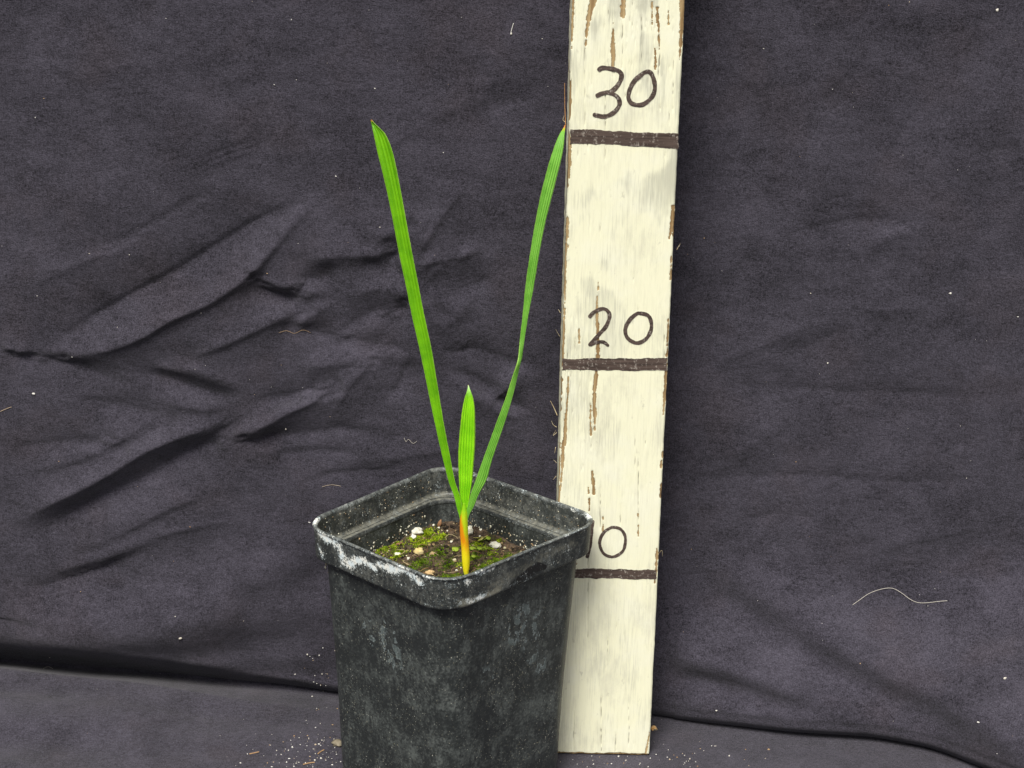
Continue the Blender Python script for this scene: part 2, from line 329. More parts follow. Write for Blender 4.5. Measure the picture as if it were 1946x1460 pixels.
for h, pts in [
    (-.20, [(65, 672), (180, 602), (250, 562), (330, 520), (400, 475), (470, 432), (540, 395), (612, 358)]),
    (.0, [(100, 600), (230, 540), (330, 490), (450, 412), (540, 372)]),
    (.46, [(65, 674), (170, 668), (250, 645), (330, 602), (400, 570), (470, 522), (520, 470), (570, 410), (612, 360)]),
    (.0, [(250, 680), (340, 626), (420, 588), (488, 552)]),
    (.16, [(470, 526), (560, 545), (634, 562)]), (-.12, [(478, 540), (530, 562), (578, 584)]),
    (.26, [(590, 577), (500, 618), (430, 648), (350, 684)]), (.0, [(625, 592), (560, 622), (480, 646), (400, 670), (335, 696)]),
    (.12, [(636, 572), (590, 598), (556, 626)]),
    (-.10, [(540, 628), (600, 634), (700, 652), (770, 664), (810, 674)]),
    (.16, [(575, 500), (600, 489), (640, 485), (700, 482), (745, 466)]), (.0, [(600, 506), (650, 496), (710, 492)]),
    (.16, [(892, 340), (850, 395), (812, 455), (785, 500)]), (.0, [(870, 350), (835, 395), (798, 450)]),
    (.20, [(925, 466), (870, 488), (800, 501), (765, 512)]), (.0, [(925, 480), (870, 502), (800, 518)]),
    (-.14, [(765, 460), (738, 505), (718, 542)]),
    (.12, [(640, 561), (690, 553), (728, 545), (790, 575), (840, 622), (880, 660)]), (.0, [(650, 580), (700, 565), (735, 560)]),
    (-.12, [(0, 676), (65, 678), (130, 692), (200, 716), (262, 736)]),
    (.10, [(0, 664), (65, 668)]),
    (-.16, [(262, 736), (280, 711), (370, 738), (472, 764)]), (.08, [(300, 690), (380, 705), (480, 735)]),
    (.38, [(472, 766), (400, 806), (300, 842), (200, 900), (100, 952), (0, 1010)]),
    (-.20, [(478, 778), (440, 804), (416, 838), (350, 864), (270, 912), (180, 954), (90, 1004), (20, 1040)]),
    (-.12, [(475, 763), (560, 752), (645, 732)]), (.30, [(650, 731), (560, 774), (480, 814), (418, 838)]),
    (.0, [(640, 762), (560, 792), (490, 828)]),
    (-.10, [(418, 842), (520, 832), (640, 818), (760, 822)]),
    (.15, [(738, 660), (690, 702), (655, 742), (635, 795)]), (.0, [(702, 716), (668, 750), (650, 790)]),
    (-.14, [(785, 676), (762, 730), (735, 765)]),
    (-.12, [(835, 684), (890, 664), (960, 684), (1040, 700)]), (-.12, [(842, 688), (905, 722), (965, 764), (1030, 800)]),
    (.10, [(850, 720), (930, 770), (1000, 800)]),
    (.14, [(60, 1100), (160, 1070), (260, 1030), (360, 1000), (470, 990)]), (-.10, [(20, 1130), (150, 1090), (260, 1060)]),
    (-.06, [(1300, 736), (1450, 734), (1640, 747), (1946, 753)]), (.0, [(1300, 722), (1450, 722), (1640, 735)]),
    (-.07, [(1460, 462), (1560, 432), (1655, 418), (1770, 432)]), (.0, [(1470, 448), (1560, 418), (1650, 404)]),
    (-.06, [(1545, 225), (1600, 165), (1655, 100)]), (.06, [(1620, 587), (1690, 590), (1770, 584)]),
    (-.05, [(1660, 340), (1700, 280), (1760, 180)]), (.0, [(1560, 250), (1620, 190), (1665, 130)]),
    (.06, [(1340, 700), (1450, 655), (1560, 605)]), (.0, [(1360, 705), (1470, 662), (1570, 615)]),
    (-.06, [(1300, 912), (1500, 905), (1700, 915), (1946, 912)]), (.0, [(1320, 890), (1500, 888), (1700, 898), (1946, 896)]),
    (-.05, [(1880, 290), (1946, 280)]), (.05, [(120, 160), (200, 130), (290, 120)]), (-.05, [(0, 45), (60, 30), (130, 20)]),
    (.05, [(380, 310), (430, 290), (480, 275)]), (-.05, [(140, 225), (180, 217), (205, 215)]), (.06, [(410, 160), (450, 148), (500, 150)]),
    (-.07, [(360, 325), (440, 295), (540, 262)]), (.05, [(560, 330), (590, 300), (620, 270)]), (-.06, [(900, 230), (960, 200), (1030, 190)]),
    (.06, [(860, 195), (920, 165), (990, 140)]), (.07, [(700, 880), (800, 860), (900, 852)]), (-.07, [(560, 920), (650, 900), (760, 890)]),
    (.10, [(700, 470), (760, 430), (800, 380)]), (-.09, [(560, 560), (600, 530), (650, 520)]), (.09, [(820, 640), (870, 600), (900, 560)]), (-.10, [(640, 640), (700, 600), (760, 590)]),
    (.10, [(300, 760), (380, 775), (450, 770)]), (-.08, [(130, 760), (230, 770), (330, 800)]), (.10, [(560, 700), (640, 690), (720, 680)]), (-.09, [(500, 870), (600, 858), (700, 866)]), (.12, [(120, 1060), (220, 1015), (330, 960), (430, 930)]),
    (.06, [(1360, 892), (1420, 850), (1500, 805)]), (-.05, [(1440, 470), (1400, 520), (1370, 560)]), (.05, [(1640, 480), (1700, 450), (1770, 432)]), (-.05, [(1480, 690), (1560, 650), (1640, 610)]),
    (.09, [(806, 536), (840, 505), (880, 450)]), (-.08, [(795, 540), (750, 515), (690, 505)]), (.09, [(808, 548), (840, 580), (900, 610)]), (-.09, [(796, 552), (760, 590), (705, 620)]), (.08, [(806, 560), (815, 610), (812, 665)]),
    (.05, [(620, 348), (760, 262), (900, 185), (1040, 120)]), (-.06, [(940, 520), (900, 545), (850, 552)]), (.07, [(900, 800), (960, 740), (1010, 700)]), (-.06, [(180, 480), (300, 420), (420, 350)]), (.06, [(30, 560), (150, 500), (250, 470)]), (-.07, [(0, 860), (120, 840), (240, 845)]), (.08, [(60, 900), (180, 860), (300, 800)]),
    (-.06, [(1380, 1000), (1480, 980), (1580, 990)]), (.06, [(1650, 1050), (1760, 1020), (1880, 1000)]),
]:
    mx = sum(q[0] for q in pts) / len(pts); my = sum(q[1] for q in pts) / len(pts)
    if h: crease(math.copysign(abs(h) ** .62, h) * G_ * (.85 if mx > 1250 else .5 if my < 330 else 1.), pts)
def relax(h, k, kv, n, leak):              # stretch the sheet between the crease lines
    for _ in range(n):
        a = np.empty_like(h); a[1:-1, 1:-1] = .25 * (h[2:, 1:-1] + h[:-2, 1:-1] + h[1:-1, 2:] + h[1:-1, :-2])
        a[0] = a[1]; a[-1] = a[-2]; a[:, 0] = a[:, 1]; a[:, -1] = a[:, -2]
        h = a * (1 - leak); h[k] = kv[k]
    return h
hz, hx_ = (nz + 1) // 2, (nx + 1) // 2
kc = np.zeros((hz, hx_), bool); vc = np.zeros((hz, hx_)); ki, kj = np.nonzero(K); kc[ki // 2, kj // 2] = True; vc[ki // 2, kj // 2] = KV[ki, kj]
Hc = relax(np.zeros((hz, hx_)), kc, vc, 900, .006)
H = np.repeat(np.repeat(Hc, 2, 0), 2, 1)[:nz, :nx]
H = relax(H, K, KV, 160, .0015)
for it in range(3):
    H[1:-1, 1:-1] = .5 * H[1:-1, 1:-1] + .125 * (H[2:, 1:-1] + H[:-2, 1:-1] + H[1:-1, 2:] + H[1:-1, :-2])
GX, GZ = np.meshgrid(gx, gz)
H += .30 * (fbm(GX / 11, GZ / 8, 3, 5) - .5) + .055 * (fbm(GX / 2.2 + GZ / 3., GZ / 1.1, 4, 9) - .5)
def band(h, pts, wpx):                     # broad soft folds of the lower, slack part of the cloth
    global H
    P = catmull(np.array([at(x, y, YW) for x, y in pts])[:, [0, 2]], 10)
    best = np.full(H.shape, 1e9); tt = np.zeros(H.shape)
    for k in range(len(P) - 1):
        a, b = P[k], P[k + 1]; ab = b - a
        t = np.clip(((GX - a[0]) * ab[0] + (GZ - a[1]) * ab[1]) / (ab @ ab), 0, 1)
        d = np.hypot(GX - a[0] - t * ab[0], GZ - a[1] - t * ab[1]); q = d < best
        best[q] = d[q]; tt[q] = ((k + t) / (len(P) - 1))[q]
    H += h * np.exp(-(best / (wpx / 41.)) ** 2) * smooth(0, .25, tt) * smooth(0, .25, 1 - tt)
band(-.60, [(1255, 1085), (1400, 1150), (1560, 1225), (1720, 1300), (1946, 1400)], 52)
band(.80, [(1330, 1080), (1500, 1150), (1650, 1215), (1800, 1260), (1990, 1330)], 46)
band(-.55, [(1235, 1262), (1370, 1275), (1500, 1300), (1620, 1345)], 26)
band(.42, [(1255, 1215), (1400, 1235), (1540, 1275)], 30)
band(.95, [(-200, 1215), (150, 1200), (330, 1180), (500, 1130), (640, 1080)], 75)
band(-.50, [(440, 1150), (540, 1120), (680, 1080)], 45)
band(.25, [(330, 1270), (450, 1262), (640, 1250)], 30)
def wall_h(x, z):
    j = np.clip((np.asarray(x) - XA) / CELL, 0, nx - 1.001); i = np.clip(np.asarray(z) / CELL, 0, nz - 1.001)
    j0 = j.astype(int); i0 = i.astype(int); a = j - j0; b = i - i0
    return (H[i0, j0] * (1 - a) + H[i0, j0 + 1] * a) * (1 - b) + (H[i0 + 1, j0] * (1 - a) + H[i0 + 1, j0 + 1] * a) * b
# side profile (y, z) of the cloth at a few x: the wall part ends in a crease, then the floor part comes forward
PROF = {  # x: crease y, overhang, roll height, floor swell, how far the roll still stands out near the floor
    -60: (8.6, 4.0, 2.8, 1.1, .40), -25: (7.6, 3.0, 2.6, 1.1, .40), -17: (6.6, 2.0, 2.2, .9, .40), -11: (5.7, 1.2, 1.6, .45, .45), -8: (5.2, .8, 1.25, .3, .6), 0: (4.9, .5, 1.2, .0, .8),
    7: (3.9, .35, 1.2, .0, .8), 10: (3.1, .6, 1.3, .0, .8), 14: (2.35, .8, 1.4, .0, .8), 18: (2.0, .8, 1.4, .0, .8), 20.5: (1.2, .8, 1.4, .0, .8), 22.5: (-.6, .8, 1.4, .0, .8), 25: (-2.6, .8, 1.4, 0, .8), 60: (-4., .8, 1.4, 0, .8)}
px_ = np.array(sorted(PROF)); pv_ = np.array([PROF[k] for k in px_], float)
zs_wall = np.r_[75, 65, 56, 49, 44, np.arange(40, 9.0, -CELL * 1.1)]
ys_floor = np.r_[np.linspace(0, 12, 90)[1:], np.linspace(12, 30, 40)[1:], 40, 55, 75, 100, 125]
xs = np.r_[-75, -60, -48, -40, -34, np.arange(-29.5, 30.4, CELL * 1.25), 35, 41, 49, 60, 75]
xc = np.interp(xs, px_, np.arange(len(px_)))
par = np.stack([np.interp(xs, px_, np.convolve(np.pad(pv_[:, k], 0), [1], 'same')) for k in range(5)], 1)
for k in range(5):                         # soften the piecewise course of the crease
    q = par[:, k].copy()
    for _ in range(60): q[1:-1] = .25 * q[:-2] + .5 * q[1:-1] + .25 * q[2:]
    par[:, k] = q
rows = []
for c, x in enumerate(xs):
    yc, ov, rh, sw, k2 = par[c]
    wig = .25 * (vn(x / 3., 1.5, 4) - .5)
    yc = yc + wig * (0 if 1.5 < x < 8.5 else 1)
    wl = float(np.clip((.8 - k2) / .4, 0, 1))
    rh *= 1 + wl * .9 * (float(vn(x / 6.0 + 2, 3.3, 12)) - .5); yb = yc - ov * .95 + wl * .9 * (float(vn(x / 4.5, 7.1, 14)) - .5)
    lowL = [(yb, rh), (yc - ov * .74, rh * .78), (yc - ov * .46, rh * .55), (yc - ov * .22, rh * .36), (yc - .05, .42), (yc - .35, .20 + sw * .1), (yc - 1.1, .12 + sw * .45)]
    lowR = [(yb, rh), (yc - ov * .90, rh * .68), (yc - ov * .80, rh * .42), (yc - ov * .3, rh * .16), (yc + .10, .06), (yc - .25, .015 + sw * .05), (yc - 1.0, .01 + sw * .45)]
    low = [(YW, 9.0), (YW + (yb - YW) * .05, 7.4), (YW + (yb - YW) * .22, 5.8), (YW + (yb - YW) * .55, 4.4), (YW + (yb - YW) * .90, max(rh * 1.28, 2.5))]
    low += [(p[0] * wl + q[0] * (1 - wl), p[1] * wl + q[1] * (1 - wl)) for p, q in zip(lowL, lowR)]
    lowc = catmull(np.array([(YW, 10.5)] + low + [(yc - 2.2, sw)]), 9)[9:]
    yl, zl = lowc[:, 0], lowc[:, 1]
    fy = yl[-1] - ys_floor
    fz = sw * (1 - smooth(2.0, 7.0, ys_floor)) + (.06 * (fbm(x / 4 + 0 * fy, fy / 3, 3, 21) - .5)) * smooth(.3, 2, ys_floor) * (0 if -8.7 < x < 8 else 1) * np.ones_like(fy)
    fz = fz + sw * 1.5 * (fbm(x / 6 + 0 * fy, fy / 3.5, 2, 31) - .5) * smooth(0, 2, ys_floor)
    rows.append(np.stack([np.full(len(zs_wall) + len(yl) + len(fy), x), np.r_[np.full(len(zs_wall), YW), yl, fy], np.r_[zs_wall, zl, fz]], 1))
R = np.stack(rows, 1)                       # rows x columns x 3
fade = smooth(.4, 3.5, R[..., 2]) * smooth(45, 39, R[..., 2]) * smooth(-34, -29, R[..., 0]) * smooth(35, 30, R[..., 0]) * (np.arange(R.shape[0]) < len(zs_wall) + 72)[:, None]
R[..., 1] -= wall_h(R[..., 0], R[..., 2]) * fade
CL = R.copy()
cloth = mesh_obj('backdrop_cloth', R.reshape(-1, 3), grid_faces(R.shape[0], R.shape[1])[:, ::-1], CLOTH)
tag(cloth, kind='structure')
_v = CL - CAM; _dz = _v @ _f
CU = (W_PX / 2 + F_PX * (_v @ E1) / _dz).astype(np.float32); CV = (H_PX / 2 + F_PX * (_v @ E2) / _dz).astype(np.float32)
CU[_dz < 20] = 1e6
def cloth_at(px, py):                      # point of the cloth in a direction
    e = (CU - px) ** 2 + (CV - py) ** 2; i, j = np.unravel_index(np.argmin(e), e.shape)
    i2, j2 = min(i + 1, CL.shape[0] - 1), min(j + 1, CL.shape[1] - 1); d = ray(px, py)
    n = np.cross(CL[i2, j] - CL[i, j], CL[i, j2] - CL[i, j]); n /= np.linalg.norm(n) + 1e-9
    if n @ d > 0: n = -n
    P = CAM + d * ((CL[i, j] - CAM) @ n) / (d @ n)
    if np.linalg.norm(P - CL[i, j]) > .4: P = CL[i, j].copy()
    return P, n

# ------------------------------------------------------------------ pot
PD = .42; ZK = 12.88 / 12.70
QC = {'R': (4.55, -1.45 - PD), 'B': (-2.70, 4.82 - PD), 'L': (-8.68, -2.55 - PD), 'F': (-2.20, -8.45 - PD)}
HS = 4.71; ZR = 12.70
QR, QB, QL, QF = (np.array(QC[k]) for k in 'RBLF')
def bil(a, b):                             # a: along F->R, b: along F->L, both -1..1
    a = np.asarray(a)[..., None]; b = np.asarray(b)[..., None]
    return .25 * ((1 - a) * (1 - b) * QF + (1 + a) * (1 - b) * QR + (1 + a) * (1 + b) * QB + (1 - a) * (1 + b) * QL)
NS, NC = 46, 12
def ring(inset, rad):
    h = HS - inset; r = min(rad, h); pts = []
    for k, (cx, cy, a0) in enumerate(((h - r, -(h - r), -90), (h - r, h - r, 0), (-(h - r), h - r, 90), (-(h - r), -(h - r), 180))):
        an = np.radians(a0 + np.arange(NC) / (NC - 1) * 90); arc = np.stack([cx + r * np.cos(an), cy + r * np.sin(an)], 1)
        pts.append(arc)
    out = []
    for k in range(4):
        out.append(pts[k]); n = pts[(k + 1) % 4][0]
        out.append(pts[k][-1] + (n - pts[k][-1]) * (np.arange(1, NS) / NS)[:, None])
    P = np.concatenate(out); return bil(P[:, 0] / HS, P[:, 1] / HS)
NR = len(ring(0, 1.3))
def loft(prof):
    V = [np.c_[ring(i, r), np.full(NR, z * ZK)] for i, r, z in prof]
    return np.array(V)
def dist_poly(V, P, w=None):
    V = np.asarray(V); best = np.full(len(V), 1e9)
    for k in range(len(P) - 1):
        a, b = P[k], P[k + 1]; ab = b - a; t = np.clip(((V - a) @ ab) / (ab @ ab + 1e-9), 0, 1)
        d = np.linalg.norm(V - a - t[:, None] * ab, axis=1)
        if w is not None: d = d / (w[k] + (w[k + 1] - w[k]) * t)
        best = np.minimum(best, d)
    return best
pot = thing('plant_pot', 'square black plastic nursery pot streaked with white lime', 'pot', (-2.26, -1.9 - PD, 0))
ib = lambda z: .42 + (.97 - .42) * (11.4 - z) / 11.4
zz = np.linspace(11.42, .35, 64)
prof = [(ib(z), 1.30 - .25 * (11.4 - z) / 11.4, z) for z in zz]
prof += [(ib(0) + .03, 1.05, .14), (ib(0) + .12, 1.0, .03), (ib(0) + .3, .95, .005)]
no = len(prof)
inn = [(ib(0) + .3, .95, .22), (ib(0) + .17, 1.0, .35)] + [(ib(z) + .15, 1.2 - .25 * (11.4 - z) / 11.4, z) for z in np.linspace(.6, 11.36, 30)]
V = loft(prof + inn); 
cen = np.array([-2.26, -1.9 - PD])
# gentle sag and unevenness of the old plastic walls
zc = V[..., 2]; bowk = .10 * np.sin(np.clip(zc / 11.4, 0, 1) * np.pi)
ang = np.linspace(0, 2 * np.pi, NR, endpoint=False)[None]
rad = V[..., :2] - cen; rl = np.linalg.norm(rad, axis=-1, keepdims=True)
V[..., :2] -= rad / rl * (bowk * .5 + .05 * (vn(np.cos(ang) * 3 + 5 + zc * .25, np.sin(ang) * 3 + 5 + zc * .2, 2) - .5) * smooth(0, 2, zc))[..., None]
nr = V.shape[0]
Fp = grid_faces(nr, NR, True)
wear = np.zeros((nr, NR)); wear[:8] = np.linspace(.35, 0, 8)[:, None]; wear[no:] = .15
capo = [(no - 1) * NR + k for k in range(NR)]; capi = [no * NR + k for k in range(NR)]
keep = np.ones(len(Fp), bool); keep[(no - 1) * NR:no * NR] = False
def onw(pts):                              # points on the two front walls, a little inside the rim
    o = []
    for x, y in pts:
        a, b = (QL, QF) if x < 868 else (QF, QR); d = b - a; n = np.array([d[1], -d[0], 0]) / np.linalg.norm(d)
        o.append(atp(x, y, np.array([a[0], a[1], 12.]) - n * .65, n))
    return np.array(o)
zone_ = np.zeros(nr * NR); Vw = V.reshape(-1, 3)
for (x, y, w, h, am) in ((735, 1225, .95, 1.5, 1.), (705, 1200, .6, .8, .9), (750, 1260, .7, .9, .8), (985, 1180, .8, 1.2, 1.), (1015, 1215, .8, 1.5, 1.), (1030, 1265, .5, .9, .8), (925, 1285, .6, .8, .7), (870, 1240, .4, .8, .5), (700, 1330, .5, 1., .5), (990, 1340, .6, 1., .5)):
    q = onw([(x, y)])[0]; e = Vw - q; zone_ = np.maximum(zone_, am * np.exp(-((e[:, 0] ** 2 + e[:, 1] ** 2) / w ** 2 + e[:, 2] ** 2 / h ** 2)))
wall = mesh_obj('wall', V.reshape(-1, 3), Fp[keep][:, ::-1], POT_W, pot, attrs={'wear': wear.ravel(), 'zone': zone_}, extra=[capo, capi[::-1]])
# rim: a taller collar that steps outwards, with a thin rolled lip
rp = [(.50, 1.30, 11.30), (.30, 1.34, 11.24), (.12, 1.36, 11.23), (.07, 1.38, 11.27), (.065, 1.38, 11.34)]
rp += [(.065 - .045 * (z - 11.34) / 1.2, 1.38, z) for z in np.linspace(11.42, 12.50, 14)]
rp += [(.015, 1.38, 12.56), (-.015, 1.39, 12.60), (-.025, 1.39, 12.645), (.0, 1.385, 12.685), (.05, 1.36, 12.70), (.10, 1.33, 12.69), (.14, 1.30, 12.65), (.155, 1.28, 12.58)]
nl0, nl1 = 19, len(rp)
rp += [(.16 + .07 * (12.5 - z), 1.27, z) for z in np.linspace(12.5, 11.52, 12)]
rp += [(.26, 1.26, 11.45), (.31, 1.25, 11.415), (.47, 1.24, 11.39), (.565, 1.22, 11.375), (.60, 1.20, 11.34), (.61, 1.19, 11.20)]
V = loft(rp); nr = V.shape[0]
# the lip is a little wavy
ang = np.linspace(0, 2 * np.pi, NR, endpoint=False)
V[..., 2] += (.035 * (vn(ang * 3, ang * 0, 6) - .5))[None] * smooth(11.2 * ZK, 12.5 * ZK, V[..., 2])
Vf = V.reshape(-1, 3); ids = np.arange(nr)[:, None] * np.ones((1, NR))
outer = ((ids < nl0 + 4)).ravel()
def on(face, pts):
    a, b = (QL, QF) if face == 'LF' else (QF, QR)
    d = b - a; n = np.array([d[1], -d[0], 0]) / np.linalg.norm(d); P0 = np.array([a[0], a[1], 12.])
    return [atp(x, y, P0, n) for x, y in pts]
lime = np.zeros(len(Vf))
def stain(dst, P, w, amp=1.):
    d = dist_poly(Vf, P, np.asarray(w) * 1.5); return np.maximum(dst, amp * np.exp(-d ** 2) * outer)
lf = [(606, 1014), (622, 1025), (640, 1036), (647, 1052), (652, 1066), (664, 1073), (676, 1066), (694, 1070), (712, 1082)]
lime = stain(lime, on('LF', lf), [.10, .15, .20, .17, .18, .17, .12, .13, .10])
lime = stain(lime, on('LF', [(716, 1072), (735, 1080), (752, 1083), (768, 1083), (784, 1096), (798, 1108)]), [.10, .14, .15, .13, .15, .13])
lime = stain(lime, on('LF', [(672, 1062), (690, 1066), (705, 1074)]), [.08, .12, .08])
lime = stain(lime, on('LF', [(806, 1096), (828, 1100), (834, 1112), (826, 1126), (834, 1142), (852, 1150)]), [.08, .12, .12, .12, .17, .17])
lime = stain(lime, on('LF', [(600, 1034), (612, 1060)]), [.08, .10], .8)
lime = stain(lime, on('FR', [(872, 1148), (900, 1144), (925, 1132)]), [.13, .12, .08], .85)
lime = stain(lime, on('FR', [(903, 1090), (925, 1086), (940, 1080)]), [.11, .09, .07], .82)
lime = stain(lime, on('FR', [(888, 1104), (892, 1108)]), [.11, .11], 1.0)
lime = stain(lime, on('FR', [(1070, 1022), (1085, 1015), (1110, 1000)]), [.06, .08, .06], .6)
for c, a in (((604, 992), 1.25), ((1116, 982), .95), ((1098, 966), .8)):
    P = atz(c[0], c[1], 12.66 * ZK); d = np.linalg.norm((Vf - P) * [1, 1, 1.5], axis=1); lime = np.maximum(lime, a * np.exp(-(d / .42) ** 2) * ((ids >= nl0 - 1) & (ids < nl1)).ravel())
lime = np.maximum(lime, .15 * ((ids >= nl0) & (ids < nl1)).ravel())
wetc = on('FR', [(1038, 1079), (1022, 1079), (1006, 1090), (990, 1102), (972, 1114)])
wet = np.clip(1.0 - .5 * dist_poly(Vf, wetc, np.array([.13, .25, .27, .22, .12])), 0, 1) * outer
lip = np.zeros((nr, NR)); lip[nl0 + 2:nl1] = .50; lip[nl1] = .3; lip[2:5] = .28; lip[-6:-2] = .42
dirt = np.zeros((nr, NR)); dirt[nl1:nl1 + 12] = .40; dirt[-7:-2] = .62
dirt = dirt.ravel(); dd = dist_poly(Vf, on('FR', [(930, 1120), (990, 1085), (1040, 1055), (1090, 1035)])); dirt = np.maximum(dirt, .55 * np.exp(-(dd / .5) ** 2) * outer)
dd = dist_poly(Vf, on('LF', [(835, 1148), (866, 1152)]) + on('FR', [(880, 1150), (925, 1138), (950, 1120)])); dirt = np.maximum(dirt, .85 * np.exp(-(dd / .34) ** 2) * outer)
rim = mesh_obj('rim', Vf, grid_faces(nr, NR, True)[:, ::-1], POT_R, pot, attrs={'lime': lime, 'wet': wet, 'lip': lip.ravel(), 'dirt': dirt, 'zone': np.full(len(Vf), .2)})
# crumbs stuck to the inner wall above the soil
sp_ = Soup()
for k in range(430):
    side = random.choice('ab'); t = random.uniform(-.93, .93); z = 10.15 + abs(random.gauss(0, .42))
    if z > 11.25 or random.random() > .35 + .65 * vn(t * 7 + (9 if side == 'a' else 2), 1.): continue
    i = (HS - ib(z) - .16) / HS
    q = bil(i, t * i) if side == 'a' else bil(t * i, i)
    r = random.choice([.018, .025, .03, .045]); sp_.blob((q[0], q[1], z * ZK), r, (1, 1, random.uniform(.6, 1.8)), .35, 1, random.random())
for k in range(150):
    side = random.choice('ab'); t = random.uniform(-.85, .85); z = random.uniform(11.5, 12.5); i = (HS - .17 - .07 * (12.5 - z)) / HS
    q = bil(i, t * i) if side == 'a' else bil(t * i, i); sp_.blob((q[0], q[1], z * ZK), random.choice([.014, .02, .028]), (1, 1, 1), .35, 1, random.random())
CRUMB = mat_attr('pale_crumbs', [(0, (.74, .72, .60)), (.45, (.62, .60, .46)), (.7, (.45, .34, .20)), (1, (.20, .13, .07))])
tag(sp_.build('dried_crumbs', CRUMB, pot, attr='tone'), kind='stuff')

# ------------------------------------------------------------------ soil in the pot
ns_ = 170; g = np.linspace(-1, 1, ns_); SA, SB = np.meshgrid(g, g)
IN = (HS - ib(10.2) - .13) / HS
def sq(a, b):                              # round the corners of the soil sheet
    k = 1 - .085 * (np.abs(a) ** 6 * np.abs(b) ** 6) ; return bil(a * IN * k, b * IN * k)
def soil_z(a, b):
    X = a * 4.2; Y = b * 4.2
    z = 10.12 * ZK + .34 * (fbm(X / 1.6, Y / 1.6, 3, 40) - .5) + .26 * (fbm(X / .42, Y / .42, 4, 44) - .5)
    c = vn(X / .17, Y / .17, 50); z = z + .10 * np.maximum(c - .5, 0) + .04 * (vn(X / .07, Y / .07, 51) - .5)
    return z + .16 * smooth(.80, 1, np.maximum(a, b)) - .10 * np.exp(-((a + .18) ** 2 + (b - .05) ** 2) * 18)
P2 = sq(SA, SB); SZ = soil_z(SA, SB)
ms = M('potting_soil', .9, .25)
n1 = ms.noise(220, 5, .7); n2 = ms.noise(70, 4, .6); n3 = ms.noise(900, 3, .7)
c = ms.mix(ms.ramp(n1, .35, .7), (.020, .014, .009), (.125, .086, .056)); c = ms.mix(ms.ramp(n2, .52, .66, 0, .65), c, (.05, .065, .016)); c = ms.mix(ms.ramp(n3, .60, .75, 0, .7), c, (.21, .15, .09)); ms.color(c); ms.bump(n1, .0008)
soil = mesh_obj('potting_soil', np.c_[P2.reshape(-1, 2), SZ.ravel()], grid_faces(ns_, ns_), ms.m, origin=(-2.26, -1.9 - PD, 10))
tag(soil, 'dark crumbly potting soil filling the black pot', 'soil', kind='stuff')
def spt(a, b, dz=0.): q = sq(np.float64(a), np.float64(b)); return np.array([q[0], q[1], float(soil_z(np.float64(a), np.float64(b))) + dz])
def inv(px, py, z=10.2 * ZK):                   # soil coordinates of a direction
    P = atz(px, py, z)[:2]; a = b = 0.
    for _ in range(12):
        e = P - sq(np.float64(a), np.float64(b)); J = np.stack([(sq(np.float64(a + .01), np.float64(b)) - sq(np.float64(a), np.float64(b))) / .01, (sq(np.float64(a), np.float64(b + .01)) - sq(np.float64(a), np.float64(b))) / .01], 1)
        s_ = np.linalg.solve(J, e); a += s_[0]; b += s_[1]
    return float(np.clip(a, -.97, .97)), float(np.clip(b, -.97, .97))
cr = Soup()
for k in range(2600):
    a, b = random.uniform(-.97, .97), random.uniform(-.97, .97)
    t = random.random(); r = random.choice([.02, .03, .03, .045, .06, .09]); cr.blob(spt(a, b, .0), r, (1, 1, .7), .45, 1, min(1, t ** 1.6))
SOILC = mat_attr('soil_crumb', [(0, (.014, .010, .007)), (.35, (.050, .034, .021)), (.65, (.14, .092, .052)), (.88, (.30, .22, .11)), (1, (.66, .62, .40))])
tag(cr.build('crumbs', SOILC, soil, attr='tone'), kind='stuff')
ro = Soup()
for k in range(95):
    a, b = random.uniform(-.9, .95), random.uniform(-.9, .95); th = random.uniform(0, 6.28); L = random.uniform(.2, .75); cu = random.uniform(-3, 3)
    p = [spt(a, b, .03)]
    P = [p[0] + np.array([math.cos(th + cu * t) * L * t, math.sin(th + cu * t) * L * t, .14 * math.sin(t * 3.1)]) for t in np.linspace(0, 1, 7)]
    ro.tube(P, random.choice([.009, .012, .018]), 4, random.random())
ROOT = mat_attr('dry_root', [(0, (.13, .07, .035)), (.6, (.28, .17, .08)), (1, (.55, .45, .26))])
tag(ro.build('root_fibres', ROOT, soil, attr='tone'), kind='stuff')
MOSS = mat_attr('green_moss', [(0, (.03, .065, .006)), (.5, (.17, .28, .012)), (1, (.56, .68, .03))], .7, .2, .15, tr=.25)
def moss(label, spots, n, tone=1.):
    s = Soup(); base = None
    for (px, py, rr) in spots:
        a0, b0 = inv(px, py)
        if base is None: base = spt(a0, b0)
        for k in range(int(n * rr * rr * 22)):
            th = random.uniform(0, 6.28); q = abs(random.gauss(0, .5)) * rr / 4.0
            a, b = a0 + q * math.cos(th), b0 + q * math.sin(th)
            if max(abs(a), abs(b)) > .96: continue
            p = spt(a, b, -.01); h = random.uniform(.03, .09); d = np.array([random.gauss(0, .4), random.gauss(0, .4), 1.]) * h; w = random.uniform(.010, .022)
            e = np.array([math.cos(th), math.sin(th), 0]) * w
            s.add([p - e, p + e, p + d * .6 + e * 1.2, p + d, p + d * .6 - e * 1.2], [[0, 1, 2, 3, 4]], min(1, max(0, random.gauss(.55, .25) * tone)))
    return tag(s.build('moss_patch', MOSS, origin=base, smooth_=False, attr='tone'), label, 'moss')
moss('bright green moss patch behind the stem near the pot corner', [(808, 1012, .62), (790, 1022, .50), (822, 1020, .5), (800, 1032, .4), (840, 1016, .3)], 260, 1.35)
moss('green moss strip growing along the left soil edge', [(728, 1038, .60), (712, 1044, .42), (742, 1030, .4), (760, 1046, .4), (752, 1058, .35)], 220, 1.15)
moss('dark green moss fringe at the front soil corner', [(862, 1094, .55), (842, 1092, .4), (915, 1078, .5), (940, 1068, .5), (965, 1060, .45), (900, 1060, .4)], 200, .7)
